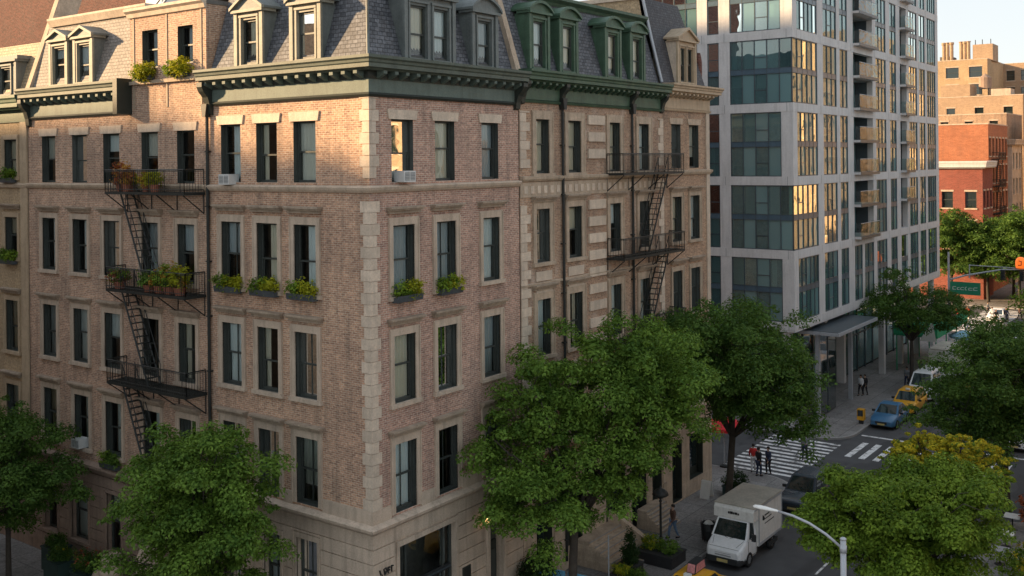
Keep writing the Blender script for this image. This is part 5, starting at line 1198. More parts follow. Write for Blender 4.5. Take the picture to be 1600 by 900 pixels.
def loft(mb, cx, secs, mat):
    """secs: (y, hw, zb, zt[, top])"""
    P = [[(cx+x, s[0], z) for x, z in xsec(s[1], s[2], s[3], s[4] if len(s) > 4 else .86)] for s in secs]; k = len(P[0])
    vs = [p for q in P for p in q]; fs = [(i*k+j, i*k+(j+1) % k, (i+1)*k+(j+1) % k, (i+1)*k+j) for i in range(len(P)-1) for j in range(k)]
    fs += [list(range(k)), [(len(P)-1)*k+j for j in range(k-1, -1, -1)]]; mb.mesh(vs, fs, mat)
def lerp(a, b, t): return tuple(a[i]+(b[i]-a[i])*t for i in range(3))
def inset_quad(mb, q, m, mat, off):
    a, b, c, d = [Vector(p) for p in q]; n = (b-a).cross(d-a).normalized()*off
    L = lambda u, v: (a.lerp(b, u)).lerp(d.lerp(c, u), v)+n
    mb.face([L(m, m), L(1-m, m), L(1-m, 1-m), L(m, 1-m)], mat)
def car(name, x, y, label, cat, paintm, L=4.7, W=1.86, H=1.46, kind='sedan', cab=None, roofm=None, hood=.98, belt=.94, group=None, sign=None, faces=-1, back=False):
    """front at y (toward -Y), body runs to y+L"""
    t = thing(name, (x, y+L/2, RZ), label, cat, group); hw = W/2; z = RZ
    b = MB(); g = z+.24
    if kind == 'sedan': cabs = (1.25, 2.15, L-1.35, L-.55)
    elif kind == 'suv': cabs = (1.2, 1.95, L-.75, L-.18)
    else: cabs = (.75, 1.5, L-.3, L-.06)
    if cab: cabs = cab
    secs = [(y, hw*.74, z+.34, z+belt*.66), (y+.12, hw*.88, z+.26, z+belt*.74), (y+.5, hw*.97, z+.24, z+belt*.88), (y+cabs[0]-.05, hw, z+.22, z+belt*1.0), (y+cabs[0]+.6, hw, z+.22, z+belt+.02), (y+L-.9, hw, z+.22, z+belt+.03), (y+L-.35, hw*.97, z+.25, z+belt+(.0 if kind == 'sedan' else .02)), (y+L-.06, hw*.88, z+.32, z+belt*.92), (y+L, hw*.8, z+.38, z+belt*.82)]
    loft(b, x, secs, paintm)
    zb, zr = z+belt-.01, z+H; c0, c1, c2, c3 = [y+c for c in cabs]; wb, wr = hw*.93, hw*.74
    vs = [(x-wb, c0, zb), (x+wb, c0, zb), (x+wb, c3, zb), (x-wb, c3, zb), (x-wr, c1, zr), (x+wr, c1, zr), (x+wr, c2, zr), (x-wr, c2, zr)]
    rm = roofm or paintm
    b.mesh(vs, [(0,1,5,4), (1,2,6,5), (2,3,7,6), (3,0,4,7)], paintm)
    m_ = (c1+c2)/2; rr = zr+.05
    b.mesh(vs[4:8]+[(x-wr*.7, c1+.25, rr), (x+wr*.7, c1+.25, rr), (x+wr*.7, c2-.25, rr), (x-wr*.7, c2-.25, rr)], [(0,1,5,4), (1,2,6,5), (2,3,7,6), (3,0,4,7), (4,5,6,7)], rm)
    body = b.build('body', t, smooth=False, bevel=0)
    for po in body.data.polygons: po.use_smooth = len(po.vertices) == 4 and po.index < 11*8
    ws = MB(); inset_quad(ws, (vs[0], vs[1], vs[5], vs[4]), .07, 'car_glass', .012); ws.build('windscreen', t, recalc=False)
    rw = MB(); inset_quad(rw, (vs[2], vs[3], vs[7], vs[6]), .09, 'car_glass', .012); rw.build('rear_window', t, recalc=False)
    for i0, i1, i2, i3 in ((1, 2, 6, 5), (3, 0, 4, 7)):
        q = [Vector(vs[k]) for k in (i0, i1, i2, i3)]; k = 2 if kind == 'sedan' else 3
        for j in range(k):
            u0, u1 = .05+.9*j/k, .05+.9*(j+1)/k; a_, b_, c_, d_ = q[0].lerp(q[1], u0), q[0].lerp(q[1], u1), q[3].lerp(q[2], u1), q[3].lerp(q[2], u0)
            m = MB(); inset_quad(m, (a_, b_, c_, d_), .09, 'car_glass', .012); m.build('side_window', t, recalc=False)
    for sx in (-1, 1):
        for yy in (y+.92, y+L-.95): wheel(t, x+sx*(hw-.1), yy, side=sx)
        h = MB(); h.mesh([(x+sx*hw*.5, y+.03, z+.56), (x+sx*hw*.86, y+.12, z+.58), (x+sx*hw*.9, y+.34, z+.72), (x+sx*hw*.5, y+.1, z+.68), (x+sx*hw*.5, y+.2, z+.6)], [(0,1,2,3), (0,1,4), (3,2,4), (1,2,4), (0,3,4)], 'lens'); h.build('headlight', t)
        h = MB(); h.box(ident, *(sorted((x+sx*hw*.62, x+sx*hw*.9))), y+L-.06, y+L-.01+.02, z+.6, z+.76, 'red_paint'); h.build('tail_light', t)
        m = MB(); m.box(ident, *sorted((x+sx*hw*.98, x+sx*(hw+.2))), y+cabs[0]+.35, y+cabs[0]+.47, z+belt, z+belt+.15, 'trim'); m.build('mirror', t)
    m = MB(); m.box(ident, x-hw*.45, x+hw*.45, y-.015, y+.1, z+.42, z+.6, 'trim'); m.box(ident, x-hw*.7, x+hw*.7, y+.02, y+.15, z+.26, z+.36, 'trim'); m.build('grille', t)
    MB().box(ident, x-.26, x+.26, y-.04, y-.016, z+.36, z+.48, 'plate').build('licence_plate', t)
    if sign:
        s = MB(); s.box(ident, x-.16, x+.16, y+1.95, y+2.15, zr+.05, zr+.17, 'sign_white'); s.build('roof_light', t)
        if sign == 'ad':
            s = MB(); yy = y+2.35; s.prism(lambda a, n, zz: (x-.0+n, a, zz), [(yy, zr+.06), (yy+1.15, zr+.06), (yy+1.0, zr+.5), (yy+.15, zr+.5)], -.2, .2, 'trim'); so = s.build('advert_board', t)
            f = MB()
            for sx in (-1, 1): f.mesh([(x+sx*.21, yy+.08, zr+.1), (x+sx*.21, yy+1.07, zr+.1), (x+sx*.21, yy+.96, zr+.46), (x+sx*.21, yy+.19, zr+.46)], [(0,1,2,3)], 'poster')
            f.mesh([(x-.18, yy-.012+.02, zr+.1), (x+.18, yy-.012+.02, zr+.1), (x+.18, yy+.12, zr+.46), (x-.18, yy+.12, zr+.46)], [(0,1,2,3)], 'poster'); f.build('advert_face', so)
    return t

def box_truck(name, x, y, label, L=5.0, W=2.12, H=2.72, group=None, marks=True, boxm='truck_box'):
    """cutaway van with a box body; nose at y, toward -Y; x centre"""
    t = thing(name, (x, y+L/2, RZ), label, 'truck', group); z = RZ; hw = W/2; cw = hw*.93
    b = MB()
    loft(b, x, [(y, cw*.80, z+.42, z+.86), (y+.1, cw*.92, z+.36, z+1.0), (y+.35, cw*.99, z+.34, z+1.12), (y+.78, cw, z+.34, z+1.28, .9), (y+1.9, cw, z+.34, z+1.3, .92)], 'white_paint')
    zb, zr = z+1.27, z+2.04; c0, c1, c3 = y+.76, y+1.3, y+1.9
    vs = [(x-cw*.96, c0, zb), (x+cw*.96, c0, zb), (x+cw*.98, c3, zb), (x-cw*.98, c3, zb), (x-cw*.84, c1, zr), (x+cw*.84, c1, zr), (x+cw*.86, c3, zr), (x-cw*.86, c3, zr)]
    b.mesh(vs, [(0,1,5,4), (1,2,6,5), (2,3,7,6), (3,0,4,7), (4,5,6,7)], 'white_paint'); b.build('cab', t)
    m = MB(); inset_quad(m, (vs[0], vs[1], vs[5], vs[4]), .055, 'car_glass', .012); m.build('windscreen', t, recalc=False)
    for q in ((1, 2, 6, 5), (3, 0, 4, 7)):
        m = MB(); a, b_, c, d = [Vector(vs[i]) for i in q]
        if q[0] == 1: qq = (a.lerp(b_, .18), a.lerp(b_, .78), d.lerp(c, .78), d.lerp(c, .1))
        else: qq = (a.lerp(b_, .22), a.lerp(b_, .82), d.lerp(c, .9), d.lerp(c, .22))
        inset_quad(m, qq, .06, 'car_glass', .012); m.build('side_window', t, recalc=False)
    bx = MB(); y0 = y+1.35; y1 = y+L; k = .05
    bx.box(ident, x-hw, x+hw, y+1.92, y1, z+.72, z+H-.04, boxm)
    bx.prism(lambda a, n, zz: (x+n, a, zz), [(y+1.92, z+2.06), (y+1.92, z+H-.04), (y0+.12, z+H-.04), (y0-.02, z+H-.2), (y0-.05, z+2.06)], -hw, hw, boxm)
    bo = bx.build('cargo_box', t)
    r = MB(); r.box(ident, x-hw-.02, x+hw+.02, y0+.08, y1+.02, z+H-.04, z+H+.02, 'truck_roof'); r.build('roof_panel', bo)
    e = MB()
    for sx in (-1, 1):
        e.box(ident, *sorted((x+sx*(hw+.001), x+sx*(hw+.03))), y0+.1, y1, z+H-.14, z+H-.045, 'galv'); e.box(ident, *sorted((x+sx*(hw+.001), x+sx*(hw+.025))), y+1.93, y1, z+.72, z+.84, 'galv')
        for yy in np.arange(y+2.4, y1-.1, .42): e.box(ident, *sorted((x+sx*(hw+.001), x+sx*(hw+.008))), yy, yy+.02, z+.85, z+H-.15, 'truck_box')
        for yy in (y+1.93, y1-.08): e.box(ident, *sorted((x+sx*(hw+.009), x+sx*(hw+.032))), yy, yy+.07, z+.85, z+H-.15, 'galv')
    e.build('edge_trim', bo)
    ch = MB(); ch.box(ident, x-hw*.7, x+hw*.7, y+1.5, y1-.1, z+.5, z+.7, 'trim'); ch.build('chassis', t)
    bp = MB(); loft(bp, x, [(y-.06, cw*.78, z+.3, z+.56), (y+.06, cw*.95, z+.26, z+.58), (y+.5, cw*1.0, z+.26, z+.6)], 'trim'); bp.build('bumper', t)
    g = MB(); g.mesh([(x-.42, y-.005, z+.64), (x+.42, y-.005, z+.64), (x+.48, y+.07, z+.9), (x-.48, y+.07, z+.9)], [(0,1,2,3)], 'trim')
    for i in range(3): g.box(ident, x-.42, x+.42, y-.03+.02*i, y+.02+.02*i, z+.68+.075*i, z+.695+.075*i, 'rim')
    g.build('grille', t)
    MB().box(ident, x-.28, x+.28, y-.09, y-.065, z+.36, z+.5, 'plate').build('licence_plate', t)
    for sx in (-1, 1):
        h = MB(); h.mesh([(x+sx*cw*.58, y+.03, z+.72), (x+sx*cw*.9, y+.1, z+.74), (x+sx*cw*.97, y+.36, z+1.0), (x+sx*cw*.62, y+.12, z+.94), (x+sx*cw*.7, y+.3, z+.8)], [(0,1,2,3), (0,1,4), (1,2,4), (2,3,4), (3,0,4)], 'lens'); h.build('headlight', t)
        m = MB(); m.tube([(x+sx*cw*.98, y+1.0, z+1.35), (x+sx*(cw+.22), y+.98, z+1.4)], .025, 5, 'trim'); m.box(ident, *sorted((x+sx*(cw+.12), x+sx*(cw+.32))), y+.92, y+1.02, z+1.28, z+1.62, 'trim'); m.build('mirror', t)
        for yy in (y+.95, y+L-1.15): wheel(t, x+sx*(hw-.18), yy, .36, .26, side=sx)
    sm = MB()
    for sx in (-1, 1):
        X = x+sx*(cw+.004)
        for pts in ([(X, y+.84, z+.5), (X, y+.84, z+1.26)], [(X, y+1.78, z+.45), (X, y+1.78, z+1.28)], [(X, y+.84, z+.5), (X, y+1.78, z+.45)], [(X, y+1.5, z+1.12), (X, y+1.68, z+1.12)]): sm.tube(pts, .009, 4, 'trim')
        sm.tube([(x+sx*.06, y+.72, z+1.29), (x+sx*.5, y+.83, z+1.4)], .012, 4, 'trim')
        sm.tube([(x+sx*cw*.62, y+.2, z+1.08), (x+sx*cw*.8, y+.75, z+1.27)], .008, 4, 'trim'); sm.box(ident, *sorted((x+sx*(hw-.1), x+sx*(hw+.004))), y+L-1.75, y+L-.6, z+.3, z+.5, 'trim')
    sm.tube([(x-cw*.8, y+.1, z+1.01), (x+cw*.8, y+.1, z+1.01)], .008, 4, 'trim'); sm.build('seams_and_wipers', t)
    if marks:
        k = MB(); yb = y0-.06
        def bar(a, c, zz, h): k.box(ident, a, c, yb-.004+.015, yb+.02, zz, zz+h, 'letter')
        for i, (a, c, h) in enumerate(((-.28, -.2, .1), (-.17, -.03, .12), (.0, .06, .1), (.09, .2, .11), (.23, .3, .08))): k.box(ident, x+a, x+c, yb-.012, yb+.03, z+2.3, z+2.3+h, 'letter')
        k.tube([(x+hw+.01, y+2.45, z+2.0), (x+hw+.013, y+2.46, z+2.0)], .13, 12, 'letter')
        for (a, c, zz, h) in ((2.7, 3.3, 2.02, .07), (2.66, 3.6, 1.85, .05), (2.7, 3.9, 1.62, .05)): k.box(ident, x+hw+.009, x+hw+.014, y+a, y+c, z+zz, z+zz+h, 'letter')
        k.build('lettering', bo)
    return t

def vehicles():
    box_truck('box_truck', 6.05, 18.15, 'white delivery truck with a dirty-roofed box body parked nearest the viewer')
    car('black_van', 6.1, 27.2, 'black van with a dark windscreen parked right behind the white delivery truck', 'van', 'black_paint', L=4.7, W=1.9, H=1.75, kind='suv', belt=1.05)
    car('taxi', 6.8, 10.8, 'yellow taxi with a pink roof advert in front of the white delivery truck', 'taxi', 'taxi', L=4.75, W=1.85, H=1.52, sign='ad')
    car('taxi', 13.4, 12.8, 'yellow taxi half hidden under the bottom right tree beside the lamp pole', 'taxi', 'taxi', L=4.75, W=1.85, H=1.52, sign='ad')
    G = 'vehicles parked along the glass tower kerb'
    car('parked_car', 4.8, 48.4, 'blue car parked first at the kerb past the crosswalk', 'car', 'blue_paint', L=4.5, H=1.5, group=G)
    car('taxi', 4.85, 53.4, 'yellow-roofed taxi just behind the blue car', 'taxi', 'taxi', L=4.6, H=1.6, kind='suv', sign='plain', group=G)
    car('white_van', 4.75, 58.8, 'white van parked between the taxi and the far box truck', 'van', 'white_paint', L=5.2, W=2.0, H=2.15, kind='van', belt=1.15, group=G)
    box_truck('box_truck', 4.75, 65.5, 'grey-white box truck parked under the small dark tree, far down the kerb', L=6.0, W=2.3, H=3.0, marks=False, group=G)
    car('parked_car', 4.9, 73.5, 'silver car far down the kerb beyond the box truck', 'car', 'grey_paint', group=G)
    car('parked_car', 4.9, 79.5, 'white car farthest down the kerb before the next crossing', 'car', 'white_paint', group=G)
    car('parked_car', 13.9, 47.5, 'white car on the right side of the avenue glimpsed below the big dark tree', 'car', 'white_paint'); car('parked_car', 14.0, 27.0, 'dark red car at the right kerb glimpsed behind the yellow blossom', 'car', 'red_paint')
    car('parked_car', 13.9, 55, 'silver car on the right side of the avenue beyond the big dark tree', 'car', 'grey_paint'); car('parked_car', 8.9, 86.0, 'silver car waiting in the avenue before the far crossing', 'car', 'grey_paint')
    car('parked_car', 1.6, 104.5, 'white car standing on the far crossing', 'car', 'white_paint'); car('white_van', 7.0, 99.5, 'white van waiting at the far crossing', 'van', 'white_paint', L=5.4, W=2.0, H=2.3, kind='van', belt=1.15); car('parked_car', 10.2, 76, 'black car in the right lane beyond the dark tree', 'car', 'black_paint')
    car('parked_car', 7.9, 70.5, 'grey car passing the far box truck', 'car', 'grey_paint'); car('taxi', 8.3, 61.5, 'taxi driving beside the parked white van', 'taxi', 'taxi', L=4.7, sign='plain'); car('parked_car', 11.2, 92.5, 'dark red car stopped at the far crossing', 'car', 'red_paint')
vehicles()

# ------------------------------------------------------------------ people
def skin_mesh(name, verts, edges, radii, root, mat, parent, sub=1, extra=None):
    me = bpy.data.meshes.new(name); me.from_pydata([tuple(v) for v in verts], edges, [])
    o = bpy.data.objects.new(name, me); COL.objects.link(o)
    sk = o.modifiers.new('s', 'SKIN'); sk.use_smooth_shade = True
    for i, v in enumerate(me.skin_vertices[0].data):
        r = radii[i]; v.radius = r if isinstance(r, tuple) else (r, r); v.use_root = i == root
    ss = o.modifiers.new('u', 'SUBSURF'); ss.levels = sub; ss.render_levels = sub
    dg = bpy.context.evaluated_depsgraph_get(); m2 = bpy.data.meshes.new_from_object(o.evaluated_get(dg))
    o.modifiers.clear(); o.data = m2; m2.materials.clear(); m2.materials.append(M[mat])
    if extra:
        bm = bmesh.new(); bm.from_mesh(m2); e = bpy.data.meshes.new('t'); e.from_pydata(extra[0], [], extra[1]); bm.from_mesh(e); bm.to_mesh(m2); bm.free(); bpy.data.meshes.remove(e)
    for p in m2.polygons: p.use_smooth = True
    o.parent = parent
    return o
def person(x, y, face, label, top, bottom, hair='hair', h=1.72, stride=.25, group=None, bag=None, arm=.25, z=0.0):
    """face: heading angle in degrees, 0 looks toward +Y"""
    t = thing('person', (x, y, z), label, 'person', group); t.rotation_euler = (0, 0, R(face)); s = h/1.72
    def P(a, b, c): return (a*s, b*s, c*s)
    v, e, r = [], [], []
    def add(p, rad, frm=None):
        v.append(P(*p)); r.append(rad*s if not isinstance(rad, tuple) else (rad[0]*s, rad[1]*s)); i = len(v)-1
        if frm is not None: e.append((frm, i))
        return i
    pel = add((0, 0, .93), (.145, .105)); wai = add((0, .005, 1.1), (.125, .09), pel); che = add((0, 0, 1.3), (.15, .105), wai); nk0 = add((0, -.005, 1.45), .065, che); nk = add((0, .01, 1.51), .052, nk0)
    hd = add((0, .02, 1.585), (.068, .085), nk); add((0, .015, 1.66), (.074, .09), hd); add((0, .01, 1.70), (.05, .06), hd+1)
    arms = {}; legs = {}
    for sx in (-1, 1):
        sh = add((sx*.175, 0, 1.40), .058, che); el = add((sx*.235, -sx*arm*.3-.02, 1.13), .042, sh); wr = add((sx*.235, -sx*arm*.75+.1, .91), .028, el); ha = add((sx*.232, -sx*arm*.8+.12, .85), (.026, .038), wr); arms[sx] = (sh, el, wr, ha)
        hp = add((sx*.085, 0, .88), .095, pel); kn = add((sx*.09, sx*stride*.5+.05, .49), .058, hp); an = add((sx*.09, sx*stride-.02, .085), .038, kn); ft = add((sx*.095, sx*stride+.1, .035), (.04, .03), an); legs[sx] = (hp, kn, an, ft)
    # fingers and thumbs, short bent tubes rooted in the palms; nose and ears on the head
    x2 = MB()
    for sx in (-1, 1):
        hx, hy, hz = [c/s for c in v[arms[sx][3]]]
        for i, (dy, ln) in enumerate(((.028, .07), (.01, .08), (-.008, .075), (-.025, .06))): x2.tube([P(hx, hy+dy, hz+.01), P(hx-sx*.004, hy+dy, hz-ln*.55), P(hx-sx*.018, hy+dy, hz-ln)], .009*s, 5, 'skin')
        x2.tube([P(hx, hy+.03, hz+.035), P(hx-sx*.01, hy+.055, hz+.0), P(hx-sx*.018, hy+.055, hz-.03)], .0095*s, 5, 'skin')
        x2.tube([P(sx*.066, .02, 1.60), P(sx*.083, .012, 1.64)], .016*s, 5, 'skin')
    x2.tube([P(0, .09, 1.645), P(0, .118, 1.607), P(0, .095, 1.6)], [.01*s, .016*s, .012*s], 5, 'skin')
    body = skin_mesh('body', v, e, r, pel, 'skin', t, 2, (x2.v, x2.f))
    m = MB()
    for sx in (-1, 1): m.box(ident, *[c*s for c in sorted((sx*.02, sx*.042))], .083*s, .098*s, 1.638*s, 1.65*s, 'letter')
    m.box(ident, -.022*s, .022*s, .088*s, .1*s, 1.572*s, 1.58*s, 'cloth_brown')
    hr = MB(); hr.lathe((0, 0, 0), [(.084*s, 1.6*s), (.096*s, 1.66*s), (.088*s, 1.71*s), (.06*s, 1.745*s), (.02*s, 1.757*s)], 12, hair)
    hr.v = [(a, b*1.12-.012*s, c+(0.03*s*(b/.1) if b > 0 else 0)) for a, b, c in hr.v]; hr_o = local(hr, 'hair', t); local(m, 'face', t)
    def sub(name, ids, grow, mat):
        mp = {i: k for k, i in enumerate(ids)}; ee = [(mp[a], mp[b]) for a, b in e if a in mp and b in mp]
        rr = [tuple(q+grow*s for q in (r[i] if isinstance(r[i], tuple) else (r[i], r[i]))) for i in ids]
        vv = [v[i] for i in ids]; skin_mesh(name, vv, ee, rr, 0, mat, t, 1)
    sub('jacket', [wai, pel, che, nk0]+[i for sx in (-1, 1) for i in arms[sx][:3]], .02, top); sub('trousers', [pel]+[i for sx in (-1, 1) for i in legs[sx][:3]], .014, bottom)
    sh = MB()
    for sx in (-1, 1):
        a, b_ = v[legs[sx][2]], v[legs[sx][3]]; sh.tube([(a[0], a[1]-.05*s, .045*s), (a[0], a[1]+.04*s, .05*s), (b_[0], b_[1]+.06*s, .036*s)], [.042*s, .048*s, .034*s], 8, 'cloth_black')
    local(sh, 'shoes', t)
    return t
def local(mb, name, parent):
    o = mb.build(name, None, smooth=True); o.parent = parent; return o
def people():
    person(2.35, 20.1, 150, 'person in dark brown jacket and blue jeans walking left of the white truck', 'cloth_brown', 'cloth_denim', h=1.75)
    G = 'people waiting by the near crosswalk'
    person(1.2, 33.4, 20, 'person in a red top and pale trousers at the kerb by the crosswalk', 'cloth_red', 'cloth_white', group=G)
    person(1.9, 32.6, -20, 'person in black standing at the kerb just right of the red top', 'cloth_black', 'cloth_navy', group=G, h=1.8, stride=.08); person(2.25, 33.3, 160, 'person in a navy jacket close beside the one in black at the kerb', 'cloth_navy', 'cloth_black', group=G, stride=.08)
    person(2.8, 38.2, 10, 'person in a pale top crossing on the white stripes', 'cloth_grey', 'cloth_navy', z=RZ); person(1.9, 40.5, 190, 'person in brown crossing the stripes further on', 'cloth_brown', 'cloth_black', z=RZ)
    person(.35, 58.0, 170, 'person in dark trousers and a white top on the pavement under the glass tower', 'cloth_white', 'cloth_black'); person(.6, 58.3, 170, 'person in a black coat close beside the white top under the glass tower', 'cloth_black', 'cloth_black')
    person(2.6, 63.5, 175, 'person in grey on the pavement beside the parked white van', 'cloth_grey', 'cloth_navy'); person(2.9, 67, 175, 'person in navy on the pavement beside the far box truck', 'cloth_navy', 'cloth_black')
    F = 'people on the far crossing'
    for i, (x, y, tp, bt, lb) in enumerate(((-2.4, 104, 'cloth_red', 'cloth_black', 'person in a red coat left on the far crossing'), (-1.5, 105.5, 'cloth_red', 'cloth_brown', 'person in a red coat right of the first red coat on the far crossing'), (1.2, 106, 'cloth_white', 'cloth_black', 'person in a white top amid the dark clothes on the far crossing'), (1.9, 104.5, 'cloth_black', 'cloth_black', 'person all in black on the far crossing'), (2.6, 106.8, 'cloth_navy', 'cloth_navy', 'person all in navy on the far crossing'), (4.6, 112, 'cloth_black', 'cloth_denim', 'person in black and blue jeans beyond the far crossing'), (5.4, 113, 'cloth_navy', 'cloth_grey', 'person in navy and grey beyond the far crossing'), (-.3, 111, 'cloth_grey', 'cloth_black', 'person in grey behind the two red coats'), (3.6, 109.5, 'cloth_brown', 'cloth_black', 'person in brown amid the far crossing'), (0.2, 98, 'cloth_white', 'cloth_denim', 'person in white and jeans at the near side of the far crossing'), (7.3, 114, 'cloth_red', 'cloth_denim', 'person in a red top at the far right of the far crossing'))):
        person(x, y, 160+17*i, lb, tp, bt, group=F, z=RZ, h=1.7+.03*(i % 3))
people()

# ------------------------------------------------------------------ street furniture
def furniture():
    # foreground lamp
    b = (17.5, 1.6, 0); t = thing('street_lamp', b, 'grey cobra-head street lamp with a curved arm at the bottom right', 'street lamp')
    m = MB(); m.tube([(b[0], b[1], 0), (b[0], b[1], 4), (b[0], b[1], 8.78)], [.115, .10, .085], 12, 'galv'); m.lathe((b[0], b[1], 8.78), [(.1, 0), (.1, .03), (.05, .06)], 10, 'galv'); m.lathe(b, [(.24, 0), (.24, .25), (.16, .5)], 12, 'galv'); m.build('pole', t, smooth=True)
    ax = Vector((-1.0, -.03, 0)).normalized(); pts = [Vector(b)+Vector((0, 0, 8.5))+ax*(d)+Vector((0, 0, h)) for d, h in ((0, 0), (.5, .33), (1.0, .56), (1.5, .69), (1.95, .74))]
    m = MB(); m.tube(pts, .04, 8, 'galv'); m.tube([Vector(b)+Vector((0, 0, 8.4)), Vector(b)+Vector((0, 0, 8.6))], .105, 10, 'galv'); m.build('arm', t, smooth=True)
    m = MB(); e = pts[-1]; secs = [(0, .045, .04), (.15, .06, .05), (.35, .1, .065), (.6, .115, .07), (.74, .09, .055), (.8, .03, .025)]; vs = []; n = 10
    side = ax.cross(Vector((0, 0, 1)))
    for d, w, h in secs:
        c = e+ax*d+Vector((0, 0, .02*d))
        for j in range(n): a = 2*math.pi*j/n; vs.append(c+side*w*math.cos(a)+Vector((0, 0, h*math.sin(a)*(1 if math.sin(a) > 0 else .6))))
    k = len(secs); m.mesh(vs, [(i*n+j, i*n+(j+1) % n, (i+1)*n+(j+1) % n, (i+1)*n+j) for i in range(k-1) for j in range(n)]+[list(range(n)), [(k-1)*n+j for j in range(n)]], 'sign_white'); m.build('lamp_head', t, smooth=True)
    # black pavement lamp
    b = (2.95, 17.6, 0); t = thing('street_lamp', b, 'black cast-iron pavement lamp with a domed top standing in the planter left of the truck', 'street lamp')
    m = MB(); m.lathe(b, [(.2, 0), (.2, .2), (.13, .35), (.1, .9), (.065, 1.0), (.055, 2.7), (.09, 2.75), (.05, 2.85)], 12, 'iron'); m.build('pole', t, smooth=True)
    m = MB(); m.lathe(b, [(.12, 2.9), (.16, 3.0), (.3, 3.0), (.42, 3.08), (.38, 3.2), (.22, 3.34), (.06, 3.42), (.03, 3.52)], 14, 'iron'); m.build('lamp_hood', t, smooth=True)
    # planters
    def planter(c, w, d, h, label, blobs, leaf, seed, n=2200, acc=None, frac=.2, mat='planter', name='planter', grp='planters on the pavement'):
        t = thing(name, c, label, 'planter', grp); x, y, z = c
        m = MB(); m.box(ident, x-w/2, x+w/2, y-d/2, y+d/2, 0, h, mat); m.box(ident, x-w/2-.04, x+w/2+.04, y-d/2-.04, y+d/2+.04, h, h+.07, mat); m.build('tub', t)
        bush(t, 'plants', [(x+a, y+b_, cz, rx, ry, rz) for a, b_, cz, rx, ry, rz in blobs], n, .1, leaf, seed, acc, frac)
    planter((3.25, 17.0, 0), 2.0, 1.5, .5, 'large black planter with pale flowers at the foot of the black lamp', [(-.5, 0, .8, .5, .5, .35), (.45, 0, .8, .55, .5, .35)], 'leaf', 101, acc='flower_y', frac=.3, mat='planter_black')
    planter((2.9, 14.6, 0), .9, .9, .55, 'planter with a tall dark conical evergreen left of the black lamp', [(0, 0, 1.0, .42, .42, .5), (0, 0, 1.5, .3, .3, .5), (0, 0, 2.0, .16, .16, .35)], 'hedge', 102, 2600, mat='planter_black')
    planter((3.4, 13.6, 0), 1.6, .8, .4, 'low planter with cream flowers in front of the conical evergreen', [(-.4, 0, .6, .45, .35, .25), (.4, 0, .6, .45, .35, .25)], 'leaf', 103, 1800, 'flower_y', .4, mat='planter_black')
    planter((.9, 9.6, 0), 1.1, 1.1, .6, 'dark tub with a big round clipped shrub by the corner building door', [(0, 0, 1.3, .85, .85, .75)], 'hedge', 104, 4500)
    planter((-19.2, -1.6, 0), 1.3, 1.0, 1.0, 'dark green square planter beside the left tree trunk', [(0, 0, 1.3, .6, .5, .4)], 'leaf_dark', 105, 1800, 'leaf_yellow', .15)
    planter((-16.9, -1.5, 0), 1.6, 1.0, .9, 'dark green planter with a spreading shrub right of the square planter', [(-.2, 0, 1.4, .7, .6, .6), (.4, 0, 1.3, .6, .5, .5)], 'leaf_dark', 106, 2600, 'leaf_red', .1)
    planter((-20.8, -.9, 0), 1.2, .9, 1.1, 'dark planter against the brown wall behind the left tree', [(0, 0, 1.4, .55, .45, .35)], 'leaf_dark', 107, 1400)
    planter((2.2, 28.4, 0), 1.3, .9, .5, 'planter with dark ground plants by the end house', [(0, 0, .9, .8, .6, .5)], 'hedge', 108, 2000)
    # stone blocks / boulders by the brick house door
    t = thing('stone_ornament', (-14.9, -1.6, 0), 'pale carved stone urn with rounded finials by the brick house door', 'ornament')
    m = MB(); m.lathe((-14.9, -1.6, 0), [(.5, 0), (.5, .3), (.3, .4), (.28, 1.0), (.55, 1.3), (.62, 1.6), (.4, 1.75), (.5, 1.95), (.42, 2.2), (.12, 2.3)], 14, 'stone_d'); m.build('urn', t, smooth=True)
    m = MB(); m.lathe((-15.7, -1.7, 0), [(.45, 0), (.48, .5), (.34, .8), (.4, 1.05), (.3, 1.3), (.1, 1.4)], 12, 'stone_d'); m.build('finial', t, smooth=True)
    t = thing('stone_post', (-12.4, -1.4, 0), 'round-topped pale stone gatepost half hidden by the bright green tree', 'gatepost'); m = MB(); m.lathe((-12.4, -1.4, 0), [(.55, 0), (.55, 2.0), (.52, 2.5), (.4, 2.9), (.18, 3.05)], 14, 'stone_d'); m.build('post', t, smooth=True)
    # blue barrier
    def barrier(c, L, ang, label):
        t = thing('barrier', c, label, 'barrier', 'blue barriers by the stoop'); t.rotation_euler = (0, 0, R(ang)); m = MB()
        for z in (.12, .55, 1.0): m.tube([(-L/2, 0, z), (L/2, 0, z)], .03, 6, 'barrier')
        for i in range(13): x = -L/2+L*i/12; m.tube([(x, 0, .12), (x, 0, 1.0)], .014, 4, 'barrier')
        local(m, 'frame', t); p = MB(); p.box(ident, -L/2, L/2, -.008, .008, .16, .96, 'barrier'); local(p, 'panel', t)
        for x in (-L/2+.2, L/2-.2): f = MB(); f.tube([(x, -.3, .03), (x, .3, .03)], .03, 6, 'barrier'); f.tube([(x, 0, .03), (x, 0, .14)], .03, 6, 'barrier'); local(f, 'foot', t)
    barrier((.7, 11.0, 0), 1.5, 6, 'blue metal barrier left of the big tree trunk'); barrier((2.1, 11.15, 0), 1.0, 6, 'short blue metal barrier right of the big tree trunk')
    # trash basket
    b = (4.0, 20.9, 0); t = thing('trash_basket', b, 'black wire trash basket on the kerb left of the truck cab', 'trash can'); m = MB(); m.lathe(b, [(.3, .05), (.36, .9), (.39, .92), (.34, .92), (.28, .1)], 14, 'trim'); 
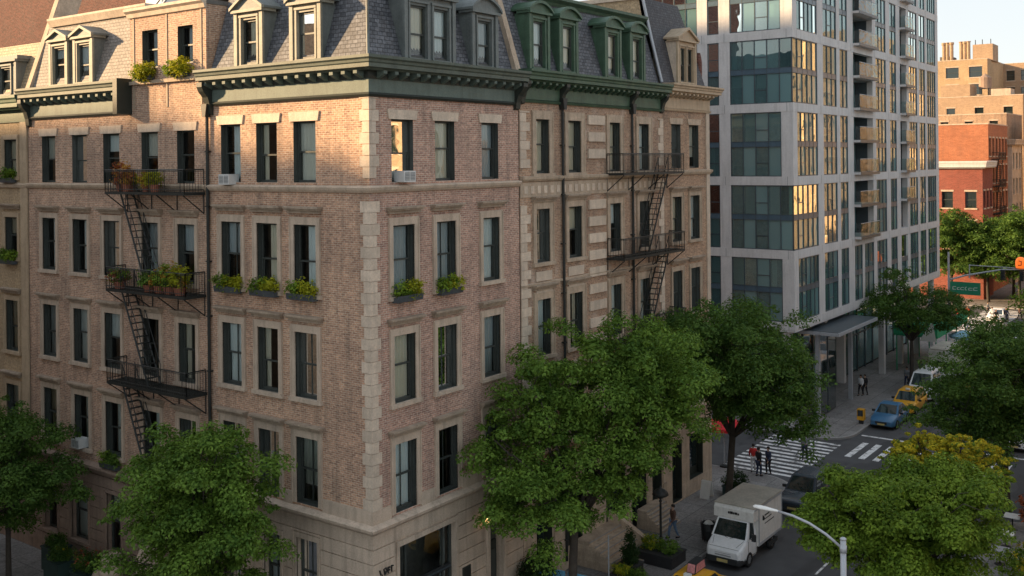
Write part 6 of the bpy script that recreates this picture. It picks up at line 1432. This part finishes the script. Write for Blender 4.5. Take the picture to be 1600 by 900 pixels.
    for i in range(14): a = 2*math.pi*i/14; m.tube([(b[0]+.33*math.cos(a), b[1]+.33*math.sin(a), 0), (b[0]+.41*math.cos(a), b[1]+.41*math.sin(a), .95)], .014, 4, 'iron')
    m.build('basket', t); m = MB(); m.lathe((b[0], b[1], .7), [(.3, 0), (.3, .12), (.15, .3)], 9, 'sign_white'); m.build('bag', t)
    t = thing('signboard', (1.0, 27.0, 0), 'small white folding signboard on the pavement by the end house', 'signboard'); m = MB()
    for s in (-1, 1): m.mesh([(.7, 27+s*.3, 0), (1.3, 27+s*.3, 0), (1.3, 27+s*.04, 1.0), (.7, 27+s*.04, 1.0), (.7, 27+s*.33, 0), (1.3, 27+s*.33, 0), (1.3, 27+s*.07, 1.0), (.7, 27+s*.07, 1.0)], [(0,1,2,3), (4,5,6,7), (0,1,5,4), (2,3,7,6), (1,2,6,5), (0,3,7,4)], 'sign_white')
    m.build('boards', t)
    t = thing('barricade_post', (2.7, 12.9, 0), 'thin grey post beside the stoop', 'post'); MB().tube([(2.7, 12.9, 0), (2.7, 12.9, 2.4)], .035, 8, 'galv').build('post', t); MB().lathe((2.7, 12.9, 0), [(.16, 0), (.16, .08), (.05, .12)], 10, 'iron').build('base', t)
    for x, y, lb in ((8.4, 24.6, 'iron manhole cover in the lane beside the black van'), (7.6, 38.4, 'iron manhole cover at the crossing'), (9.2, 17.0, 'iron manhole cover in the lane beside the white truck'), (6.9, 46.9, 'iron manhole cover near the blue car')):
        t = thing('manhole_cover', (x, y, RZ), lb, 'manhole cover', 'manhole covers in the avenue'); MB().lathe((x, y, RZ), [(.36, 0), (.36, .008), (.3, .012)], 18, 'iron').build('lid', t)
    # red umbrella
    def parasol(c, r, h, mat, label, zt=.55):
        t = thing('parasol', c, label, 'parasol'); m = MB(); n = 8; z = c[2]
        vs = [(c[0], c[1], z+h+zt)]+[(c[0]+r*.55*math.cos(2*math.pi*j/n), c[1]+r*.55*math.sin(2*math.pi*j/n), z+h+zt*.62) for j in range(n)]+[(c[0]+r*math.cos(2*math.pi*j/n), c[1]+r*math.sin(2*math.pi*j/n), z+h) for j in range(n)]+[(c[0]+r*math.cos(2*math.pi*j/n), c[1]+r*math.sin(2*math.pi*j/n), z+h-.2) for j in range(n)]
        m.mesh(vs, [(0, 1+j, 1+(j+1) % n) for j in range(n)]+[(1+j, 9+j, 9+(j+1) % n, 1+(j+1) % n) for j in range(n)]+[(9+j, 17+j, 17+(j+1) % n, 9+(j+1) % n) for j in range(n)], mat); m.build('canopy', t, recalc=False)
        MB().tube([c, (c[0], c[1], z+h+zt)], .035, 8, 'galv').build('pole', t); MB().lathe(c, [(.3, 0), (.3, .1), (.06, .16)], 10, 'iron').build('base', t)
    parasol((-.7, 33.2, 0), 1.4, 2.7, 'red_cloth', 'bright red parasol behind the leaning tree trunk'); parasol((4.0, 78.5, 0), 1.4, 2.4, 'blue_cloth', 'pale blue parasol beyond the far box truck')
    # green construction shed
    t = thing('sidewalk_shed', (1.2, 74, 0), 'green sidewalk shed with mesh sides beyond the glass tower entrance', 'shed'); m = MB(); m.box(ident, -.3, 3.6, 70, 82, 3.3, 3.5, 'green_cloth'); m.box(ident, -.3, 3.6, 69.9, 70, 3.5, 4.5, 'green_cloth'); m.box(ident, 3.5, 3.6, 70, 82, 3.5, 4.5, 'green_cloth'); m.build('deck', t)
    for y in (70.2, 74, 78, 81.8):
        for x in (-.1, 3.4): MB().tube([(x, y, 0), (x, y, 3.3)], .06, 6, 'green_cloth').build('post', t)
    s = MB(); s.mesh([(2.0, 69.85, 3.0), (3.5, 69.85, 3.0), (3.2, 69.85, 4.9), (2.0, 69.88, 3.0), (3.5, 69.88, 3.0), (3.2, 69.88, 4.9)], [(0,1,2), (3,4,5), (0,1,4,3), (1,2,5,4), (0,2,5,3)], 'sign_white'); s.build('banner', t)
    t = thing('newspaper_box', (3.2, 48.9, 0), 'yellow newspaper box at the kerb left of the blue car', 'newspaper box'); m = MB(); m.box(ident, 2.95, 3.45, 48.7, 49.15, .3, 1.1, 'taxi'); m.box(ident, 3.0, 3.4, 48.68, 48.7, .6, 1.05, 'car_glass'); m.build('box', t); MB().box(ident, 3.05, 3.35, 48.8, 49.05, 0, .3, 'trim').build('stand', t)
    # far signal with mast arm
    b = (.2, 89.0, 0); t = thing('traffic_signal', b, 'galvanised mast-arm traffic signal with green sign and orange light at the far crossing', 'traffic signal')
    m = MB(); m.tube([b, (.2, 89, 9.6)], [.16, .1], 10, 'galv'); m.build('pole', t)
    m = MB(); m.tube([(.2, 89, 6.6), (2, 89, 7.2), (5.5, 89, 8.0), (8.9, 89, 8.2)], [.1, .09, .08, .06], 8, 'galv'); m.tube([(2.3, 89, 8.3), (5.5, 89, 8.25), (8.6, 89, 8.2)], .045, 6, 'galv'); m.tube([(2.3, 89, 6.9), (2.3, 89, 8.35)], .07, 6, 'galv'); m.build('mast_arm', t)
    m = MB(); m.box(ident, .35, 3.4, 88.9, 88.96, 5.1, 6.45, 'sign_green')
    for (a, c, z, h) in ((.6, .95, 5.6, .3), (1.05, 1.3, 5.6, .22), (1.4, 1.75, 5.6, .24), (1.85, 2.05, 5.6, .3), (2.2, 2.6, 5.6, .22), (2.7, 3.1, 5.6, .28)): m.box(ident, a, c, 88.885, 88.9, z, z+.05, 'sign_white'); m.box(ident, a, a+.06, 88.885, 88.9, z+.05, z+h, 'sign_white'); m.box(ident, a+.06, c, 88.885, 88.9, z+h, z+h+.05, 'sign_white')
    m.build('street_sign', t)
    m = MB(); m.lathe((7.3, 89, 8.25), [(.45, 0), (.52, .3), (.5, .75), (.34, 1.05), (.1, 1.15)], 12, 'orange'); m.build('orange_signal', t); m = MB(); m.tube([(7.15, 88.42, 8.6), (7.45, 88.42, 8.6), (7.45, 88.44, 9.0), (7.2, 88.46, 9.05)], .05, 5, 'trim'); m.build('signal_mark', t)
    for x in (5.6, 7.4):
        m = MB(); m.box(ident, x-.2, x+.2, 88.8, 89.1, 6.9, 7.95, 'trim'); so = m.build('signal_head', t); k = MB()
        for i in range(3): k.tube([(x, 88.78, 7.1+.33*i), (x, 88.64, 7.1+.33*i)], .15, 10, 'iron')
        k.build('visors', so)
    # cafe tables and chairs at the right edge
    for i, (x, y, lb) in enumerate(((17.0, 27.6, 'nearest square grey cafe table at the right edge'), (16.6, 30.2, 'middle square cafe table at the right edge'), (16.2, 33.0, 'farthest square cafe table at the right edge'))):
        px = ((1562, 859), (1571, 834), (1583, 806))[i]; t = thing('cafe_table', (TAB[i][0], TAB[i][1], 0), lb, 'table', 'cafe tables'); x, y = TAB[i]
        m = MB(); w = .4; m.box(ident, x-w, x+w, y-w, y+w, .72, .76, ('table', 'sign_white', 'sign_white')[i]); m.build('top', t); m = MB(); m.tube([(x, y, .03), (x, y, .72)], .035, 8, 'iron'); m.build('stem', t); m = MB(); m.lathe((x, y, 0), [(.25, 0), (.25, .03), (.05, .06)], 10, 'iron'); m.build('base', t)
    t = thing('stool', (15.9, 23.9, 0), 'small white stool low at the right under the yellow-green tree', 'stool'); x, y = 17.9, 26.3; t.location = (x, y, 0); m = MB(); m.lathe((x, y, 0), [(.2, .44), (.22, .46), (.22, .5), (.2, .52)], 14, 'sign_white'); m.build('seat', t)
    for a in (0, 90, 180, 270): MB().tube([(x+.2*math.cos(R(a)), y+.2*math.sin(R(a)), 0), (x+.14*math.cos(R(a)), y+.14*math.sin(R(a)), .45)], .018, 5, 'iron').build('leg', t)
TAB = [(17.05, 26.05), (16.86, 28.64), (16.66, 31.46)]
furniture()
# ------------------------------------------------------------------ camera, sun, sky
F_PX, YAW, ROLL, Y0PX, HCAM = 1594.0, R(36.2), 0.010, 251.0, 20.0
cd = bpy.data.cameras.new('camera'); cam = bpy.data.objects.new('camera', cd); COL.objects.link(cam)
cd.sensor_fit = 'HORIZONTAL'; cd.sensor_width = 36; cd.lens = F_PX/1600*36; cd.shift_y = -(450-Y0PX)/1600; cd.clip_end = 3000; cd.clip_start = .5
cam.matrix_world = Matrix.Translation((27.436, -28.249, HCAM)) @ Matrix.Rotation(YAW, 4, 'Z') @ Matrix.Rotation(R(90), 4, 'X') @ Matrix.Rotation(-ROLL, 4, 'Z')
SC.camera = cam
SUN_AZ, SUN_EL = math.atan2(-.86, -.51), R(16)     # azimuth measured clockwise from +Y
d = Vector((math.sin(SUN_AZ)*math.cos(SUN_EL), math.cos(SUN_AZ)*math.cos(SUN_EL), math.sin(SUN_EL)))
sl = bpy.data.lights.new('sun', 'SUN'); so = bpy.data.objects.new('sun', sl); COL.objects.link(so)
sl.energy = 2.05; sl.angle = R(2.2); sl.color = (1.0, .67, .36); so.rotation_euler = (-d).to_track_quat('-Z', 'Y').to_euler(); so.location = d*120
w = bpy.data.worlds.new('World'); SC.world = w; w.use_nodes = True; nt = w.node_tree
bg = nt.nodes['Background']; sk = nt.nodes.new('ShaderNodeTexSky'); sk.sky_type = 'NISHITA'; sk.sun_disc = False
sk.sun_elevation = SUN_EL; sk.sun_rotation = SUN_AZ; sk.air_density = 1.0; sk.dust_density = 0.8; sk.ozone_density = 1.5; sk.altitude = 50
ga = nt.nodes.new('ShaderNodeGamma'); ga.inputs[1].default_value = .22; nt.links.new(sk.outputs[0], ga.inputs[0]); nt.links.new(ga.outputs[0], bg.inputs[0]); bg.inputs[1].default_value = .128
vs = SC.view_settings; vs.view_transform = 'Standard'; vs.look = 'None'; vs.exposure = 2.5; vs.gamma = 1; vs.use_curve_mapping = False
SC.cycles.use_denoising = True; SC.cycles.max_bounces = 6; SC.cycles.transparent_max_bounces = 10; SC.cycles.sample_clamp_indirect = 6
